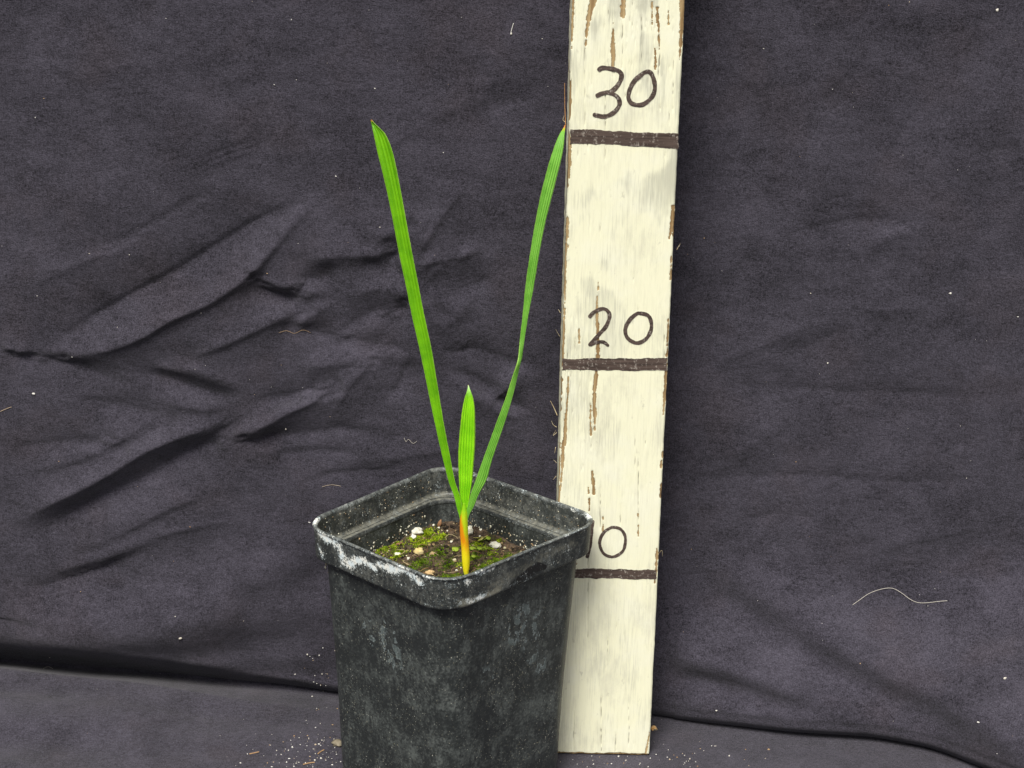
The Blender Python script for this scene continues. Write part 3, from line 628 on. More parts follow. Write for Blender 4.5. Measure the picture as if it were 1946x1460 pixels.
moss('yellow-green moss specks between the stem and the flat pale granule', [(925, 1042, .5), (905, 1034, .4), (950, 1030, .35), (880, 1068, .35), (935, 1055, .3)], 130, 1.3)
moss('sparse dark moss scattered across the middle of the soil', [(830, 1050, .7), (850, 1068, .6), (800, 1068, .6), (780, 1080, .5), (870, 1040, .4), (905, 1048, .5)], 90, .6)
PERL = mat_simple('pale_perlite', (.62, .60, .46), (.80, .79, .70), 300, .8, .2, .0006)
PERLY = mat_simple('yellow_perlite', (.58, .44, .16), (.72, .62, .34), 260, .8, .2, .0006)
TANP = mat_simple('tan_stone', (.46, .30, .14), (.64, .48, .26), 260, .8, .2, .0006)
def pebble(name, label, px, py, r, mat, sqz=(1, 1, .75), cat='granule', up=.5):
    a, b = inv(px, py); r *= 1.15; c = spt(a, b); s = Soup(); c[2] += r * sqz[2] * up
    v, f = ICO[3]; sd = random.randint(0, 50)
    k = 1 + 1.15 * (fbm(v[:, 0] * 1.5 + sd, v[:, 1] * 1.3 + v[:, 2] * 1.7, 3, sd % 9) - .5)
    s.add(c + v * k[:, None] * r * np.array(sqz), f)
    return tag(s.build(name, mat, origin=c - [0, 0, r * sqz[2] * up]), label, cat)
pebble('perlite_granule', 'large pale lumpy granule beside the bright moss patch', 775, 1006, .23, PERL, (1.1, 1, .8))
pebble('perlite_granule', 'white granule under a brown leaf scrap at the back pot corner', 830, 991, .15, PERL, (1, .8, 1.1), up=.9)
pebble('perlite_granule', 'cream granule half hidden behind the orange leaf sheath', 892, 1019, .22, PERL, (.8, .8, 1.0), up=.7)
pebble('perlite_granule', 'flat pale granule right of the sprouting weed', 942, 1035, .24, PERL, (1.1, .8, .5), up=.7)
pebble('perlite_granule', 'round yellowish granule alone on the left soil', 797, 1051, .19, PERLY, (1.1, 1, .9))
pebble('perlite_granule', 'white granule near the left front lip', 755, 1054, .12, PERL, (1.1, 1, .8))
pebble('pebble', 'tan stone tucked against the front left lip', 818, 1084, .16, TANP, (1.1, 1, .8), 'pebble')
pebble('pebble', 'small round tan stone between stem and yellowish granule', 822, 1054, .09, TANP, (1, 1, .9), 'pebble')
pebble('perlite_granule', 'small pale ball in front of the bright moss patch', 786, 1021, .10, PERL, (1, 1, 1))
for px, py in ((765, 1056), (776, 1058), (834, 1003), (888, 1078), (868, 1079), (876, 1074), (912, 1022), (850, 1003), (808, 1058), (858, 1030), (918, 1012), (820, 1000)):
    pebble('perlite_granule', 'tiny pale granule sprinkled on the dark soil', px, py, random.uniform(.035, .06), PERL)['group'] = 'tiny granules on the soil'
LOBE = mat_simple('yellow_green_sprout', (.30, .46, .03), (.52, .60, .10), 300, .5, .3, 0, .3)
LOBEY = mat_simple('yellowing_sprout', (.62, .58, .10), (.78, .74, .34), 240, .5, .3, 0, .3)
def leaflet(parent, c, r, tilt, yaw, mat, name='leaf'):
    n = 10; an = np.arange(n) / n * 2 * np.pi; rr = r * (1 + .18 * (rng.random(n) - .5)) * (1 - .12 * np.cos(an))
    P = np.stack([rr * np.cos(an), rr * .8 * np.sin(an), .18 * rr * np.cos(an) ** 2], 1); P = np.r_[P, [[0, 0, -.04 * r]]]
    ca, sa = math.cos(yaw), math.sin(yaw); ct, st_ = math.cos(tilt), math.sin(tilt)
    P = P @ np.array([[1, 0, 0], [0, ct, -st_], [0, st_, ct]]).T @ np.array([[ca, -sa, 0], [sa, ca, 0], [0, 0, 1]]).T + c
    P2_ = P - [0, 0, .012]; m = len(P)
    F = [[k, (k + 1) % n, n] for k in range(n)] + [[m + (k + 1) % n, m + k, m + n] for k in range(n)] + [[(k + 1) % n, k, m + k, m + (k + 1) % n] for k in range(n)]
    mesh_obj(name, np.r_[P, P2_], F, mat, parent)
def sprout(label, px, py, lob, mat, h=.16):
    lob = [(a_ * 1.2, b_ * 1.2, c_ * 1.3, d_) for a_, b_, c_, d_ in lob]
    a, b = inv(px, py); c = spt(a, b); t = thing('weed_sprout', label, 'sprout', c); s = Soup()
    for (dx, dy, r, y2) in lob:
        e = c + np.array([dx, dy, h]); s.tube([c - [0, 0, .05], c + [dx * .4, dy * .4, h * .6], e], .018, 5)
        leaflet(t, e, r, .5, y2, y2 > 3 and LOBEY or mat)
    s.build('stalk', mat, t)
sprout('yellowing lobed weed sprout just right of the stem', 912, 1030, [(-.1, .05, .17, 3.4), (.14, .1, .16, 3.9), (.02, -.12, .15, 4.4), (.32, .05, .10, .7)], LOBE, .2)
sprout('small green weed sprout in front of the yellowing one', 918, 1046, [(-.12, 0, .10, .3), (.08, .05, .09, 1.4), (.2, -.06, .09, 2.2)], LOBE, .12)
sprout('single round green sprout left of the stem', 866, 1048, [(0, 0, .13, .4), (-.08, -.10, .06, 1.2)], LOBE, .15)
sprout('tiny green sprout touching the right side of the stem', 898, 1046, [(0, 0, .10, .4), (.10, -.02, .07, 1.2)], LOBE, .12)
sprout('narrow green sprout low beside the stem base', 900, 1060, [(0, 0, .08, .4)], LOBE, .1)
BROWN = mat_simple('dead_leaf', (.20, .09, .04), (.34, .19, .10), 300, .8, .2)
def scrap(label, px, py, L, w, yaw, pitch):
    a, b = inv(px, py); c = spt(a, b, -.03); d = np.array([math.cos(yaw) * math.cos(pitch), math.sin(yaw) * math.cos(pitch), math.sin(pitch)]); sd = np.cross(d, [.2, 1, .1]); sd /= np.linalg.norm(sd); nn = np.cross(d, sd)
    V = []; 
    for t in np.linspace(0, 1, 7):
        ww = w * math.sin(math.pi * min(.98, .12 + t * .86)) ; p = c + d * L * t + nn * .12 * L * math.sin(t * 2.5)
        V += [p - sd * ww, p + nn * ww * .35, p + sd * ww]
    V = np.array(V); n = len(V); nv = nn * .014; F = grid_faces(7, 3)
    F2 = (F[:, ::-1] + n).tolist(); bd = [0, 1, 2] + [3 * k + 2 for k in range(1, 7)] + [19, 18] + [3 * k for k in range(5, 0, -1)]
    side = [[bd[k], bd[k - 1], bd[k - 1] + n, bd[k] + n] for k in range(len(bd))]
    tag(mesh_obj('leaf_scrap', np.r_[V, V + nv], F.tolist() + F2 + side, BROWN, origin=c), label, 'leaf scrap')
scrap('upright brown leaf scrap at the back pot corner', 830, 990, .42, .09, .6, 1.2)
scrap('brown leaf scrap lying beside the white back granule', 836, 988, .5, .05, .3, .2)
scrap('reddish brown scrap lying right of the stem', 905, 1050, .5, .05, 2.6, .15)
scrap('brown flake under the flat pale granule', 950, 1046, .45, .08, .2, .1)

# ------------------------------------------------------------------ the palm seedling
root = spt(*inv(886, 1086)); 
plant = thing('palm_seedling', 'green palm seedling with three pleated leaves and yellow stem base', 'seedling', root)
def leaf(name, rows_px, dep, mat, npl, amp, cup, nac=24, thick=.022, label=None, serr=.012, flip=None):
    """rows_px: (y, xl, xr) outline; dep(t) -> (depth of left edge, depth of right edge)"""
    rp_ = np.array(rows_px, float); n = len(rp_); t0 = np.linspace(0, 1, n)
    A = np.array([at(r[1], r[0], dep(t)[0]) for r, t in zip(rp_, t0)]); B = np.array([at(r[2], r[0], dep(t)[1]) for r, t in zip(rp_, t0)])
    A = catmull(A, 14); B = catmull(B, 14); m = len(A); t = np.linspace(0, 1, m)
    mid = .5 * (A + B); T = np.gradient(mid, axis=0); T /= np.linalg.norm(T, axis=1)[:, None]
    sd = B - A; w = np.linalg.norm(sd, axis=1); sd = sd / (w[:, None] + 1e-9); N = np.cross(sd, T); N /= np.linalg.norm(N, axis=1)[:, None] + 1e-9
    u = np.linspace(0, 1, nac + 1); ph = u * npl; zig = 2 * np.abs(ph - np.floor(ph + .5))
    k = np.clip(w / max(w.max(), 1e-6), 0, 1)
    off = (amp * (zig[None] - .5) * k[:, None] * (1 - .6 * smooth(.9, 1, t))[:, None] + cup * w[:, None] * (4 * (u[None] - .5) ** 2 - .5))
    tooth = serr * (rng.random((m, 2)) - .2) * (k[:, None] > .3)
    uu = np.repeat(u[None], m, 0)
    V = A[:, None] + (B - A)[:, None] * uu[..., None]
    V[:, 0] -= sd * tooth[:, :1]; V[:, -1] += sd * tooth[:, 1:]
    Vf_ = V + N[:, None] * (off + thick / 2)[..., None]; Vb = V + N[:, None] * (off - thick / 2)[..., None]
    nc = nac + 1; q = m * nc; F = grid_faces(m, nc).tolist(); Fb = [[a + q for a in f[::-1]] for f in F]; sideF = []
    for i in range(m - 1):
        a, b = i * nc, (i + 1) * nc; sideF.append([a, b, b + q, a + q]); a += nac; b += nac; sideF.append([b, a, a + q, b + q])
    for j in range(nac): sideF.append([j + 1, j, j + q, j + 1 + q]); e = (m - 1) * nc; sideF.append([e + j, e + j + 1, e + j + 1 + q, e + j + q])
    al = np.repeat(t[:, None], nc, 1)
    o = mesh_obj(name, np.r_[Vf_.reshape(-1, 3), Vb.reshape(-1, 3)], F + Fb + sideF, mat, plant, attrs={'across': np.r_[uu.ravel(), uu.ravel()], 'along': np.r_[al.ravel(), al.ravel()]})
    if label: o['label'] = label
    return o
LEAF_L = mat_leaf('leaf_green', (.075, .28, .003), (.21, .56, .006), .18, (.55, .24, .06), .022)
LEAF_C = mat_leaf('leaf_young', (.18, .55, .005), (.40, .82, .02), .18, (.62, .42, .26), .012, pale=.20)
LEAF_R = mat_leaf('leaf_underside', (.09, .31, .02), (.25, .57, .08), .18, (.60, .26, .08), .035)
left_rows = [(1010, 876, 884), (985, 873.5, 880.5), (964, 868, 878), (943, 863, 874), (912, 852, 864), (860, 839, 854), (808, 827.5, 844), (756, 816.5, 835.5), (704, 806, 827), (652, 795, 818), (602, 783.5, 807), (545, 772, 796), (488, 760, 785), (430, 749, 774), (372, 737.5, 763.5), (329, 727.5, 755.5), (286, 717, 745.5), (257, 711, 733.5), (243, 708, 721), (236, 706.8, 713.5), (228, 704.8, 706.4)]
leaf('leaf', left_rows, lambda t: (-2.42 + 1.9 * t + .12 * t, -2.42 + 1.9 * t - .1 * t), LEAF_L, 4, .028, .10, label='long upright leaf with blunt browned tip, leaning away from the board')
mid_rows = [(1008, 877, 886), (990, 877, 885.5), (978, 876.5, 887), (964, 875, 889.8), (938, 873.5, 894), (912, 872, 898), (886, 871, 900), (860, 871, 902), (834, 872.5, 903.2), (808, 875, 903), (782, 878, 902.5), (761, 882, 900), (746, 886.5, 895.5), (738, 888.8, 892.5), (732, 889.2, 890.4)]
leaf('leaf', mid_rows, lambda t: (-2.44 + 1.7 * t, -2.44 + 1.7 * t), LEAF_C, 6, .15, .12, label='short lance-shaped young leaf with pale tip in the middle', nac=36)
right_lo = [(1012, 882, 888), (990, 884, 889), (976, 885.5, 893), (964, 888.5, 900), (938, 895, 911), (912, 904.5, 925), (886, 913.5, 932), (860, 923, 940), (808, 942, 958), (756, 961.5, 974), (717, 974.5, 983.5), (699, 981.5, 987), (690, 984.6, 988.8)]
right_hi = [(680, 986.5, 992.2), (660, 987.6, 995), (639, 989, 998), (602, 993, 1003.8), (545, 998.5, 1014.5), (488, 1006.5, 1024), (430, 1016, 1035), (372, 1027.5, 1049.5), (315, 1042, 1064), (286, 1051, 1070), (268, 1057.5, 1072), (254, 1064, 1073), (246, 1069, 1074), (238, 1073.2, 1074.6)]
rr_ = right_lo + right_hi
def dep_r(t):
    y = -2.42 + 2.67 * t * t; i = t * (len(rr_) - 1); k = math.exp(-((i - 12) / 2.2) ** 2); return (y - .20 * k, y + .20 * k)
leaf('leaf', rr_, dep_r, LEAF_R, 5, .05, -.10, label='long arching leaf, pinched halfway, tip touching the board edge')
# sheath: the yellow and orange stem base the leaves grow out of
srow = [(1096, 883.5, 889.5), (1088, 881, 890), (1078, 879.5, 891.5), (1062, 877.8, 892), (1045, 877, 891.2), (1030, 875.5, 890), (1015, 874.3, 889), (1000, 874, 888.5), (988, 874.2, 888), (976, 876, 887.5), (966, 878, 885.5), (956, 880, 883)]
C_ = np.array([at((a + b) / 2, y, -2.42) for y, a, b in srow]); wd_ = np.array([(b - a) / 2 / 41. for y, a, b in srow])
C_ = catmull(C_, 8); wd_ = catmull(wd_[:, None], 8)[:, 0]; m_ = len(C_); k_ = 20; an = np.arange(k_) / k_ * 2 * np.pi
rid = 1 + .05 * np.cos(an * 5)
V = C_[:, None] + np.stack([np.cos(an)[None] * wd_[:, None] * rid, np.sin(an)[None] * wd_[:, None] * .8 * rid, 0 * an[None] + 0 * wd_[:, None]], -1)
hh = np.repeat(np.linspace(0, 1, m_)[:, None], k_, 1); ss = np.repeat(np.cos(an)[None], m_, 0)
mm = M('sheath_skin', .4, .4); h_ = mm.attr('along'); s_ = mm.attr('across'); nz_ = mm.math('MULTIPLY', mm.math('SUBTRACT', mm.noise(1, 4, .6, mm.map((900, 900, 160))), .5), .25)
hx = mm.math('ADD', h_, nz_)
c = mm.mix(mm.ramp(hx, .02, .14), (.60, .70, .06), (.98, .88, .02)); c = mm.mix(mm.ramp(hx, .28, .52), c, (.90, .33, .01))
side_o = mm.ramp(mm.math('ADD', mm.math('ADD', s_, mm.math('MULTIPLY', mm.math('SUBTRACT', h_, .6), 3.2)), mm.math('MULTIPLY', nz_, 2)), -.35, .25)
c = mm.mix(mm.math('MULTIPLY', side_o, mm.ramp(h_, .38, .62)), c, (.56, .74, .02)); c = mm.mix(mm.ramp(hx, .74, .92), c, (.30, .64, .012)); mm.color(c); mm.translucent(c, .22)
mesh_obj('leaf_sheath', V.reshape(-1, 3), grid_faces(m_, k_, True), mm.m, plant, attrs={'along': hh.ravel(), 'across': ss.ravel()}, extra=[list(range(k_))[::-1], list(range((m_ - 1) * k_, m_ * k_))])['label'] = 'yellow stem base flushed orange on one side'

# ------------------------------------------------------------------ measuring board
BX0, BX1, BY1, BZ1 = 2.483, 7.085, 3.30, 46.0
board = thing('measuring_board', 'weathered cream painted timber board with handwritten height marks', 'board', ((BX0 + BX1) / 2, BY1 / 2, 0))
er = .10
fx = np.linspace(BX0 + er, BX1 - er, 124); arc = np.linspace(0, np.pi / 2, 5)
per = [(x, 0., 0) for x in fx] + [(BX1 - er + er * math.sin(a), er - er * math.cos(a), 0) for a in arc[1:]]
per += [(BX1, y, 1) for y in np.linspace(er, BY1 - er, 22)[1:]] + [(BX1 - er + er * math.cos(a), BY1 - er + er * math.sin(a), 1) for a in arc[1:]]
per += [(x, BY1, 2) for x in np.linspace(BX1 - er, BX0 + er, 12)[1:]] + [(BX0 + er - er * math.sin(a), BY1 - er + er * math.cos(a), 2) for a in arc[1:]]
per += [(BX0, y, 3) for y in np.linspace(BY1 - er, er, 34)[1:]] + [(BX0 + er - er * math.cos(a), er - er * math.sin(a), 3) for a in arc[1:-1]]
per = np.array(per); npd = len(per)
zb = np.r_[np.arange(0, 37.2, .042), np.linspace(37.3, BZ1, 30)]; nb = len(zb)
PX = np.repeat(per[:, 0][None], nb, 0); PY = np.repeat(per[:, 1][None], nb, 0); PZ = np.repeat(zb[:, None], npd, 1); SIDE = np.repeat(per[:, 2][None], nb, 0)
front = PY < er * 1.01
U = np.where(front, PX, np.where(SIDE == 3, BX0 - PY, BX1 + PY))       # runs on round the edges
wood = np.full(PX.shape, -1.)
def chip(pts, w, jag=.5):
    """bare streak: target points down its middle, widths in photograph pixels"""
    P = np.array([at(x, y, 0.) for x, y in pts])[::-1]; wv = np.array(w, float)[::-1] / 43.
    c = np.interp(PZ, P[:, 2], P[:, 0]); ww = np.interp(PZ, P[:, 2], wv); ins = (PZ > P[0, 2] - .1) & (PZ < P[-1, 2] + .1)
    d = (ww / 2 - np.abs(U + .03 * (vn(PZ * 2.2, PZ * 0, 3) - .5) - c)) / .035 + jag * 3 * (vn(PZ * 9, U * 3, 5) - .5) + jag * 2 * (vn(PZ * 30, U * 12, 15) - .5)
    global wood; wood = np.maximum(wood, np.where(ins, d, -1))
chip([(1130, -40), (1128, 0), (1121, 23), (1115, 58), (1113, 90)], [13, 12, 9, 5, 1])
chip([(1165, 48), (1165, 75), (1165, 100), (1165, 124)], [1, 5, 8, 5]); chip([(1186, -40), (1185, 0), (1185, 30)], [8, 8, 5]); chip([(1181, 14), (1181, 28)], [4, 4])
chip([(1249, 18), (1249, 40)], [5, 5]); chip([(1245, 95), (1246, 130)], [3, 4]); chip([(1270, 24), (1270, 45)], [3, 3]); chip([(1239, 8), (1239, 46)], [3, 3]); chip([(1251, 45), (1253, 90)], [3, 2])
chip([(1299, -40), (1297, 0), (1296, 40), (1294, 80), (1291, 110)], [11, 10, 8, 6, 1]); chip([(1089, -40), (1089, 0), (1088, 45), (1087, 90)], [4, 5, 3, 1])
chip([(1084, 272), (1084, 300), (1083, 336)], [4, 4, 2]); chip([(1279, 395), (1277, 430), (1272, 452)], [7, 7, 2]); chip([(1276, 490), (1275, 528)], [3, 4])
chip([(1137, 540), (1137, 548)], [3, 3]); chip([(1135, 556), (1134, 580), (1135, 600), (1136, 640), (1136, 690), (1133, 712), (1130, 740), (1129, 765), (1131, 790), (1130, 816)], [1, 4, 5, 6, 7, 7, 6, 6, 7, 3])
chip([(1100, 628), (1101, 650)], [3, 4]); chip([(1080, 720), (1079, 745), (1077, 782)], [4, 5, 2]); chip([(1076, 790), (1074, 820), (1073, 845)], [5, 6, 6]); chip([(1071, 840), (1069, 880), (1065, 930)], [6, 5, 3])
chip([(1266, 696), (1265, 720), (1262, 760), (1261, 785)], [5, 5, 4, 2]); chip([(1125, 898), (1127, 915), (1129, 938)], [4, 7, 5]); chip([(1118, 930), (1119, 936)], [4, 4]); chip([(1120, 950), (1120, 968)], [3, 2])
chip([(1213, 980), (1213, 1016)], [2, 3]); chip([(1146, 985), (1146, 1008)], [2, 3]); chip([(1248, 1045), (1247, 1078), (1244, 1106)], [3, 5, 3]); chip([(1123, 770), (1122, 800), (1123, 825)], [2, 3, 4])
chip([(1076, 420), (1075, 500), (1073, 575)], [3, 4, 2]); chip([(1073, 590), (1072, 640)], [4, 2]); chip([(1270, 610), (1268, 660), (1267, 692)], [2, 3, 4]); chip([(1234, 1395), (1231, 1412), (1227, 1432)], [3, 5, 3])
for k in range(22):                         # many small flakes lost towards the edges and the top
    z = random.uniform(0, 37); u = random.choice([BX0 + abs(random.gauss(0, .10)), BX1 - abs(random.gauss(0, .08))]); L = random.uniform(.1, .9); w = random.uniform(.02, .08)
    d = (w - np.abs(U - u) - .0) / .035 + 2 * (vn(PZ * 14 + k, U * 4, 5) - .5) - np.maximum(0, np.abs(PZ - z) - L / 2) * 20; wood = np.maximum(wood, d)
jit = vn(PZ * 1.1, PZ * 0, 61); lw = .10 * smooth(.46, .80, jit) + .07 * smooth(.5, .9, vn(PZ * 5, PZ * 0, 63))
wood = np.maximum(wood, np.where(SIDE == 3, (fbm(PZ * .9, U * 6, 4, 66) - .56) * 9, -1)); wood = np.maximum(wood, (lw - np.abs(U - BX0 + .01)) / .05 - .9)
wood = np.maximum(wood, np.where(SIDE == 1, (fbm(PZ * .9, U * 6, 4, 67) - .60) * 9, -1)); wood = np.maximum(wood, np.where(front, (.13 * fbm(U * 4, PZ * 3, 3, 8) + .02 - PZ) * 18, -1))
wood = np.maximum(wood, np.where(SIDE == 2, 1., -1))
paint = np.clip(.5 - wood * .5, 0, 1)
crack = np.zeros(PX.shape)
def split(x, y0, y1, w=1.3, a=1.):
    p, q = at(x, y0, 0.), at(x, y1, 0.); c = np.interp(PZ, [q[2], p[2]], [q[0], p[0]]) + .05 * (vn(PZ * .9 + x, PZ * 0, 2) - .5)
    e = np.exp(-((U - c) / (w / 43. * .8)) ** 2) * smooth(q[2] - .05, q[2] + .25, PZ) * smooth(p[2] + .05, p[2] - .25, PZ) * a * (.55 + .75 * vn(PZ * 6 + x, U * 2, 7))
    np.maximum(crack, e, out=crack)
for a_ in ((1150, 160, 312, 1.3), (1111, 60, 245, 1.2), (1117, 265, 292), (1183, 20, 130), (1167, 110, 150), (1254, 60, 135), (1219, 25, 130), (1279, 100, 215, 1.1), (1251, 100, 160), (1092, 640, 682), (1096, 655, 682), (1213, 870, 1014, 1.5), (1141, 920, 1010, 1.4), (1179, 955, 1000), (1143, 1320, 1435, 1.5), (1155, 1210, 1272, 1.3), (1170, 1390, 1435, 1.5), (1121, 750, 830), (1117, 1050, 1220, .9), (1080, 700, 790), (1262, 630, 690), (1207, 820, 900, .9), (1090, 1350, 1435, 1.2), (1195, 1330, 1420, .9)): split(*a_)
for k in range(210): 
    x = random.gauss(1212, 42) if k < 150 else random.uniform(1090, 1285); y = random.uniform(-40, 170) if k < 150 else random.uniform(0, 1430); L = random.uniform(6, 38)
    if 1085 < x < 1292: split(x, y, y + L, random.uniform(.5, 1.1), random.uniform(.5, 1.))
for k in range(26): split(random.uniform(1072, 1110), y := random.uniform(560, 900), y + random.uniform(8, 40), .9, .8)
crack *= (paint > .3) * .85
dirt = .55 * smooth(.42, .72, fbm(U * .75, PZ * .45, 4, 70)) + .35 * smooth(.5, .8, fbm(U * 3, PZ * .5, 3, 74)) * smooth(24, 31, PZ) + .45 * np.exp(-np.abs(U - BX0) / .35) * vn(PZ * .7, U, 77) + .35 * np.exp(-np.abs(U - BX1) / .3) * vn(PZ * .6, U, 78)
dirt *= 1.6; dirt *= .55 + .45 * smooth(12, 30, PZ)
# surface relief: bare wood and splits lie deeper than the paint
rel = -.028 * smooth(-.2, .8, wood) - .05 * crack + .012 * (fbm(U * 2.5, PZ * .5, 3, 80) - .5)
nrm = np.zeros(PX.shape + (3,)); nrm[..., 1] = np.where(front, -1., 0); nrm[..., 0] = np.where(SIDE == 1, 1., np.where(SIDE == 3, -1., 0)) * (~front)
wob = .035 * (fbm(PZ * .35, PZ * 0 + 2, 4, 90) - .5) + .02 * (vn(PZ * 4, PZ * 0, 93) - .5)
edge_l = np.exp(-np.abs(PX - BX0) / .25); edge_r = np.exp(-np.abs(PX - BX1) / .25)
V = np.stack([PX - edge_l * wob * 1.6 + edge_r * wob, PY, PZ], -1) + nrm * rel[..., None] * np.where(SIDE == 2, 0, 1)[..., None]
low = smooth(.25, 0, PZ); V[..., 2] += low * (.10 * fbm(per[:, 0][None] * 3, per[:, 1][None] * 2, 3, 95)) * (front | (SIDE == 3) | (SIDE == 1)) 
mesh_obj('timber', V.reshape(-1, 3), grid_faces(nb, npd, True), BOARD, board, attrs={'paint': paint.ravel(), 'crack': crack.ravel(), 'dirt': dirt.ravel()}, extra=[list(range(npd))[::-1], list(range((nb - 1) * npd, nb * npd))])
def stroke(s, pts, w, closed=False, lift=0.):        # a flat, slightly raised film of ink
    P = catmull(np.array([at(x, y, 0.) for x, y in pts])[:, [0, 2]], 9, closed); m = len(P)
    if closed: P = np.r_[P, P[:1]]; m += 1
    T = np.gradient(P, axis=0); 
    if closed: T[0] = T[-1] = P[1] - P[-2]
    T /= np.linalg.norm(T, axis=1)[:, None] + 1e-9; N = np.stack([-T[:, 1], T[:, 0]], 1)
    l = np.r_[0, np.cumsum(np.linalg.norm(np.diff(P, axis=0), axis=1))]
    hw = w * 1.12 / 43. / 2 * (1 + .30 * (vn(l * 5, l * 0, 3) - .5)); 
    if not closed: hw = hw * np.sqrt(np.clip(np.minimum(l / .06 + .25, (l[-1] - l) / .06 + .25), 0, 1))
    ja = .012 * (vn(l * 22, l * 0 + 3, 4) - .5); jb = .012 * (vn(l * 22, l * 0 + 9, 5) - .5)
    a = P + N * (hw + ja)[:, None]; b = P - N * (hw + jb)[:, None]; yf = -.014 - lift
    f = lambda q, y: np.c_[q[:, 0], np.full(m, y), q[:, 1]]
    V = np.concatenate([f(a, yf), f(b, yf), f(a, .004), f(b, .004)]); F = []
    for i in range(m - 1): F += [[i, m + i, m + i + 1, i + 1], [2 * m + i, i, i + 1, 2 * m + i + 1], [m + i, 3 * m + i, 3 * m + i + 1, m + i + 1]]
    F += [[0, 2 * m, 3 * m, m], [m - 1, 2 * m - 1, 4 * m - 1, 3 * m - 1]]; s.add(V, F)
def cropf(ox, oy, k): return lambda L: [(ox + x / k, oy + y / k) for x, y in L]
c3, c4, c5 = cropf(1020, 0, 3.475), cropf(1020, 420, 3.475), cropf(1020, 840, 2.356)
def digit(label, strokes):
    s = Soup()
    for k, (pts, w, cl) in enumerate(strokes): stroke(s, pts, w, cl, .004 * k)
    o = s.build('digit', INK, board, smooth_=False); o['label'] = label
digit('handwritten 3 of the number 30', [(c3([(405, 470), (432, 450), (490, 455), (538, 468), (560, 495), (550, 540), (515, 588), (478, 612)]), 7.4, False), (c3([(390, 638), (432, 618), (478, 612), (530, 638), (548, 680), (530, 722), (490, 756), (440, 770), (370, 756)]), 7.0, False)])
digit('handwritten 0 of the number 30', [(c3([(722, 476), (752, 482), (774, 530), (780, 590), (760, 642), (720, 680), (680, 695), (630, 685), (606, 650), (612, 600), (642, 540), (690, 495)]), 7.0, True)])
digit('handwritten 2 of the number 20', [(c4([(345, 640), (382, 600), (440, 580), (474, 602), (480, 640), (455, 700), (415, 745), (375, 790), (345, 825)]), 6.4, False), (c4([(352, 822), (392, 802), (440, 800), (476, 826)]), 5.6, False)])
digit('handwritten 0 of the number 20', [(c4([(682, 610), (735, 625), (756, 670), (755, 720), (730, 770), (690, 800), (650, 805), (602, 776), (585, 735), (592, 690), (622, 645), (660, 614)]), 6.4, True)])
digit('handwritten 1 of the number 10, partly behind the pot rim', [(c5([(252, 350), (247, 390), (243, 440), (236, 480), (225, 520)]), 5.6, False)])
digit('handwritten 0 of the number 10', [(c5([(345, 382), (376, 391), (395, 420), (396, 455), (384, 490), (345, 514), (305, 504), (286, 475), (283, 440), (300, 406), (325, 387)]), 5.2, True)])
def bar(label, top, bot, xl, xr):
    n = 60; x = np.linspace(xl, xr, n); yt = np.interp(x, top[0], top[1]) + 3.0 * (vn(x / 13, x * 0, 4) - .5) + 1.6 * (vn(x / 2.5, x * 0, 14) - .5); yb = np.interp(x, bot[0], bot[1]) + 3.0 * (vn(x / 13, x * 0, 6) - .5) + 1.6 * (vn(x / 2.5, x * 0, 24) - .5)
    a = np.array([at(q, r, 0.) for q, r in zip(x, yt)]); b = np.array([at(q, r, 0.) for q, r in zip(x, yb)])
    V = []; m = 7
    for k in range(m): 
        p = a + (b - a) * k / (m - 1); V.append(p)
    V = np.array(V); ex = np.array([1.2, -.6, .8, -.9, .3, 1.0, -.4]) / 43.; V[:, -1, 0] += ex; V[:, 0, 0] -= ex[::-1]
    V[..., 1] = -.013; F = grid_faces(m, n).tolist(); Bk = V.copy(); Bk[..., 1] = .004; q = m * n
    sd = [[j, j + 1, j + 1 + q, j + q] for j in range(n - 1)] + [[(m - 1) * n + j + 1, (m - 1) * n + j, (m - 1) * n + j + q, (m - 1) * n + j + 1 + q] for j in range(n - 1)]
    sd += [[k * n, (k + 1) * n, (k + 1) * n + q, k * n + q] for k in range(m - 1)] + [[(k + 1) * n + n - 1, k * n + n - 1, k * n + n - 1 + q, (k + 1) * n + n - 1 + q] for k in range(m - 1)]
    mesh_obj('mark_line', np.r_[V.reshape(-1, 3), Bk.reshape(-1, 3)], F + sd, INK, board, smooth_=False)['label'] = label
bar('thick dark line under the number 30', ((1083, 1150, 1290), (245, 249, 254)), ((1083, 1150, 1290), (273, 274, 283)), 1084, 1289)
bar('thick dark line under the number 20', ((1068, 1150, 1269), (682, 682, 680)), ((1068, 1150, 1269), (702, 704, 704)), 1069, 1267)
bar('thick dark line under the number 10', ((1060, 1150, 1249), (1081, 1082, 1083)), ((1060, 1150, 1249), (1098, 1099, 1101)), 1062, 1247)
STRAW = mat_simple('raw_splinter', (.50, .38, .20), (.70, .60, .40), 500, .8, .2)
ORSPL = mat_simple('orange_splinter', (.42, .20, .07), (.60, .32, .12), 500, .8, .2)
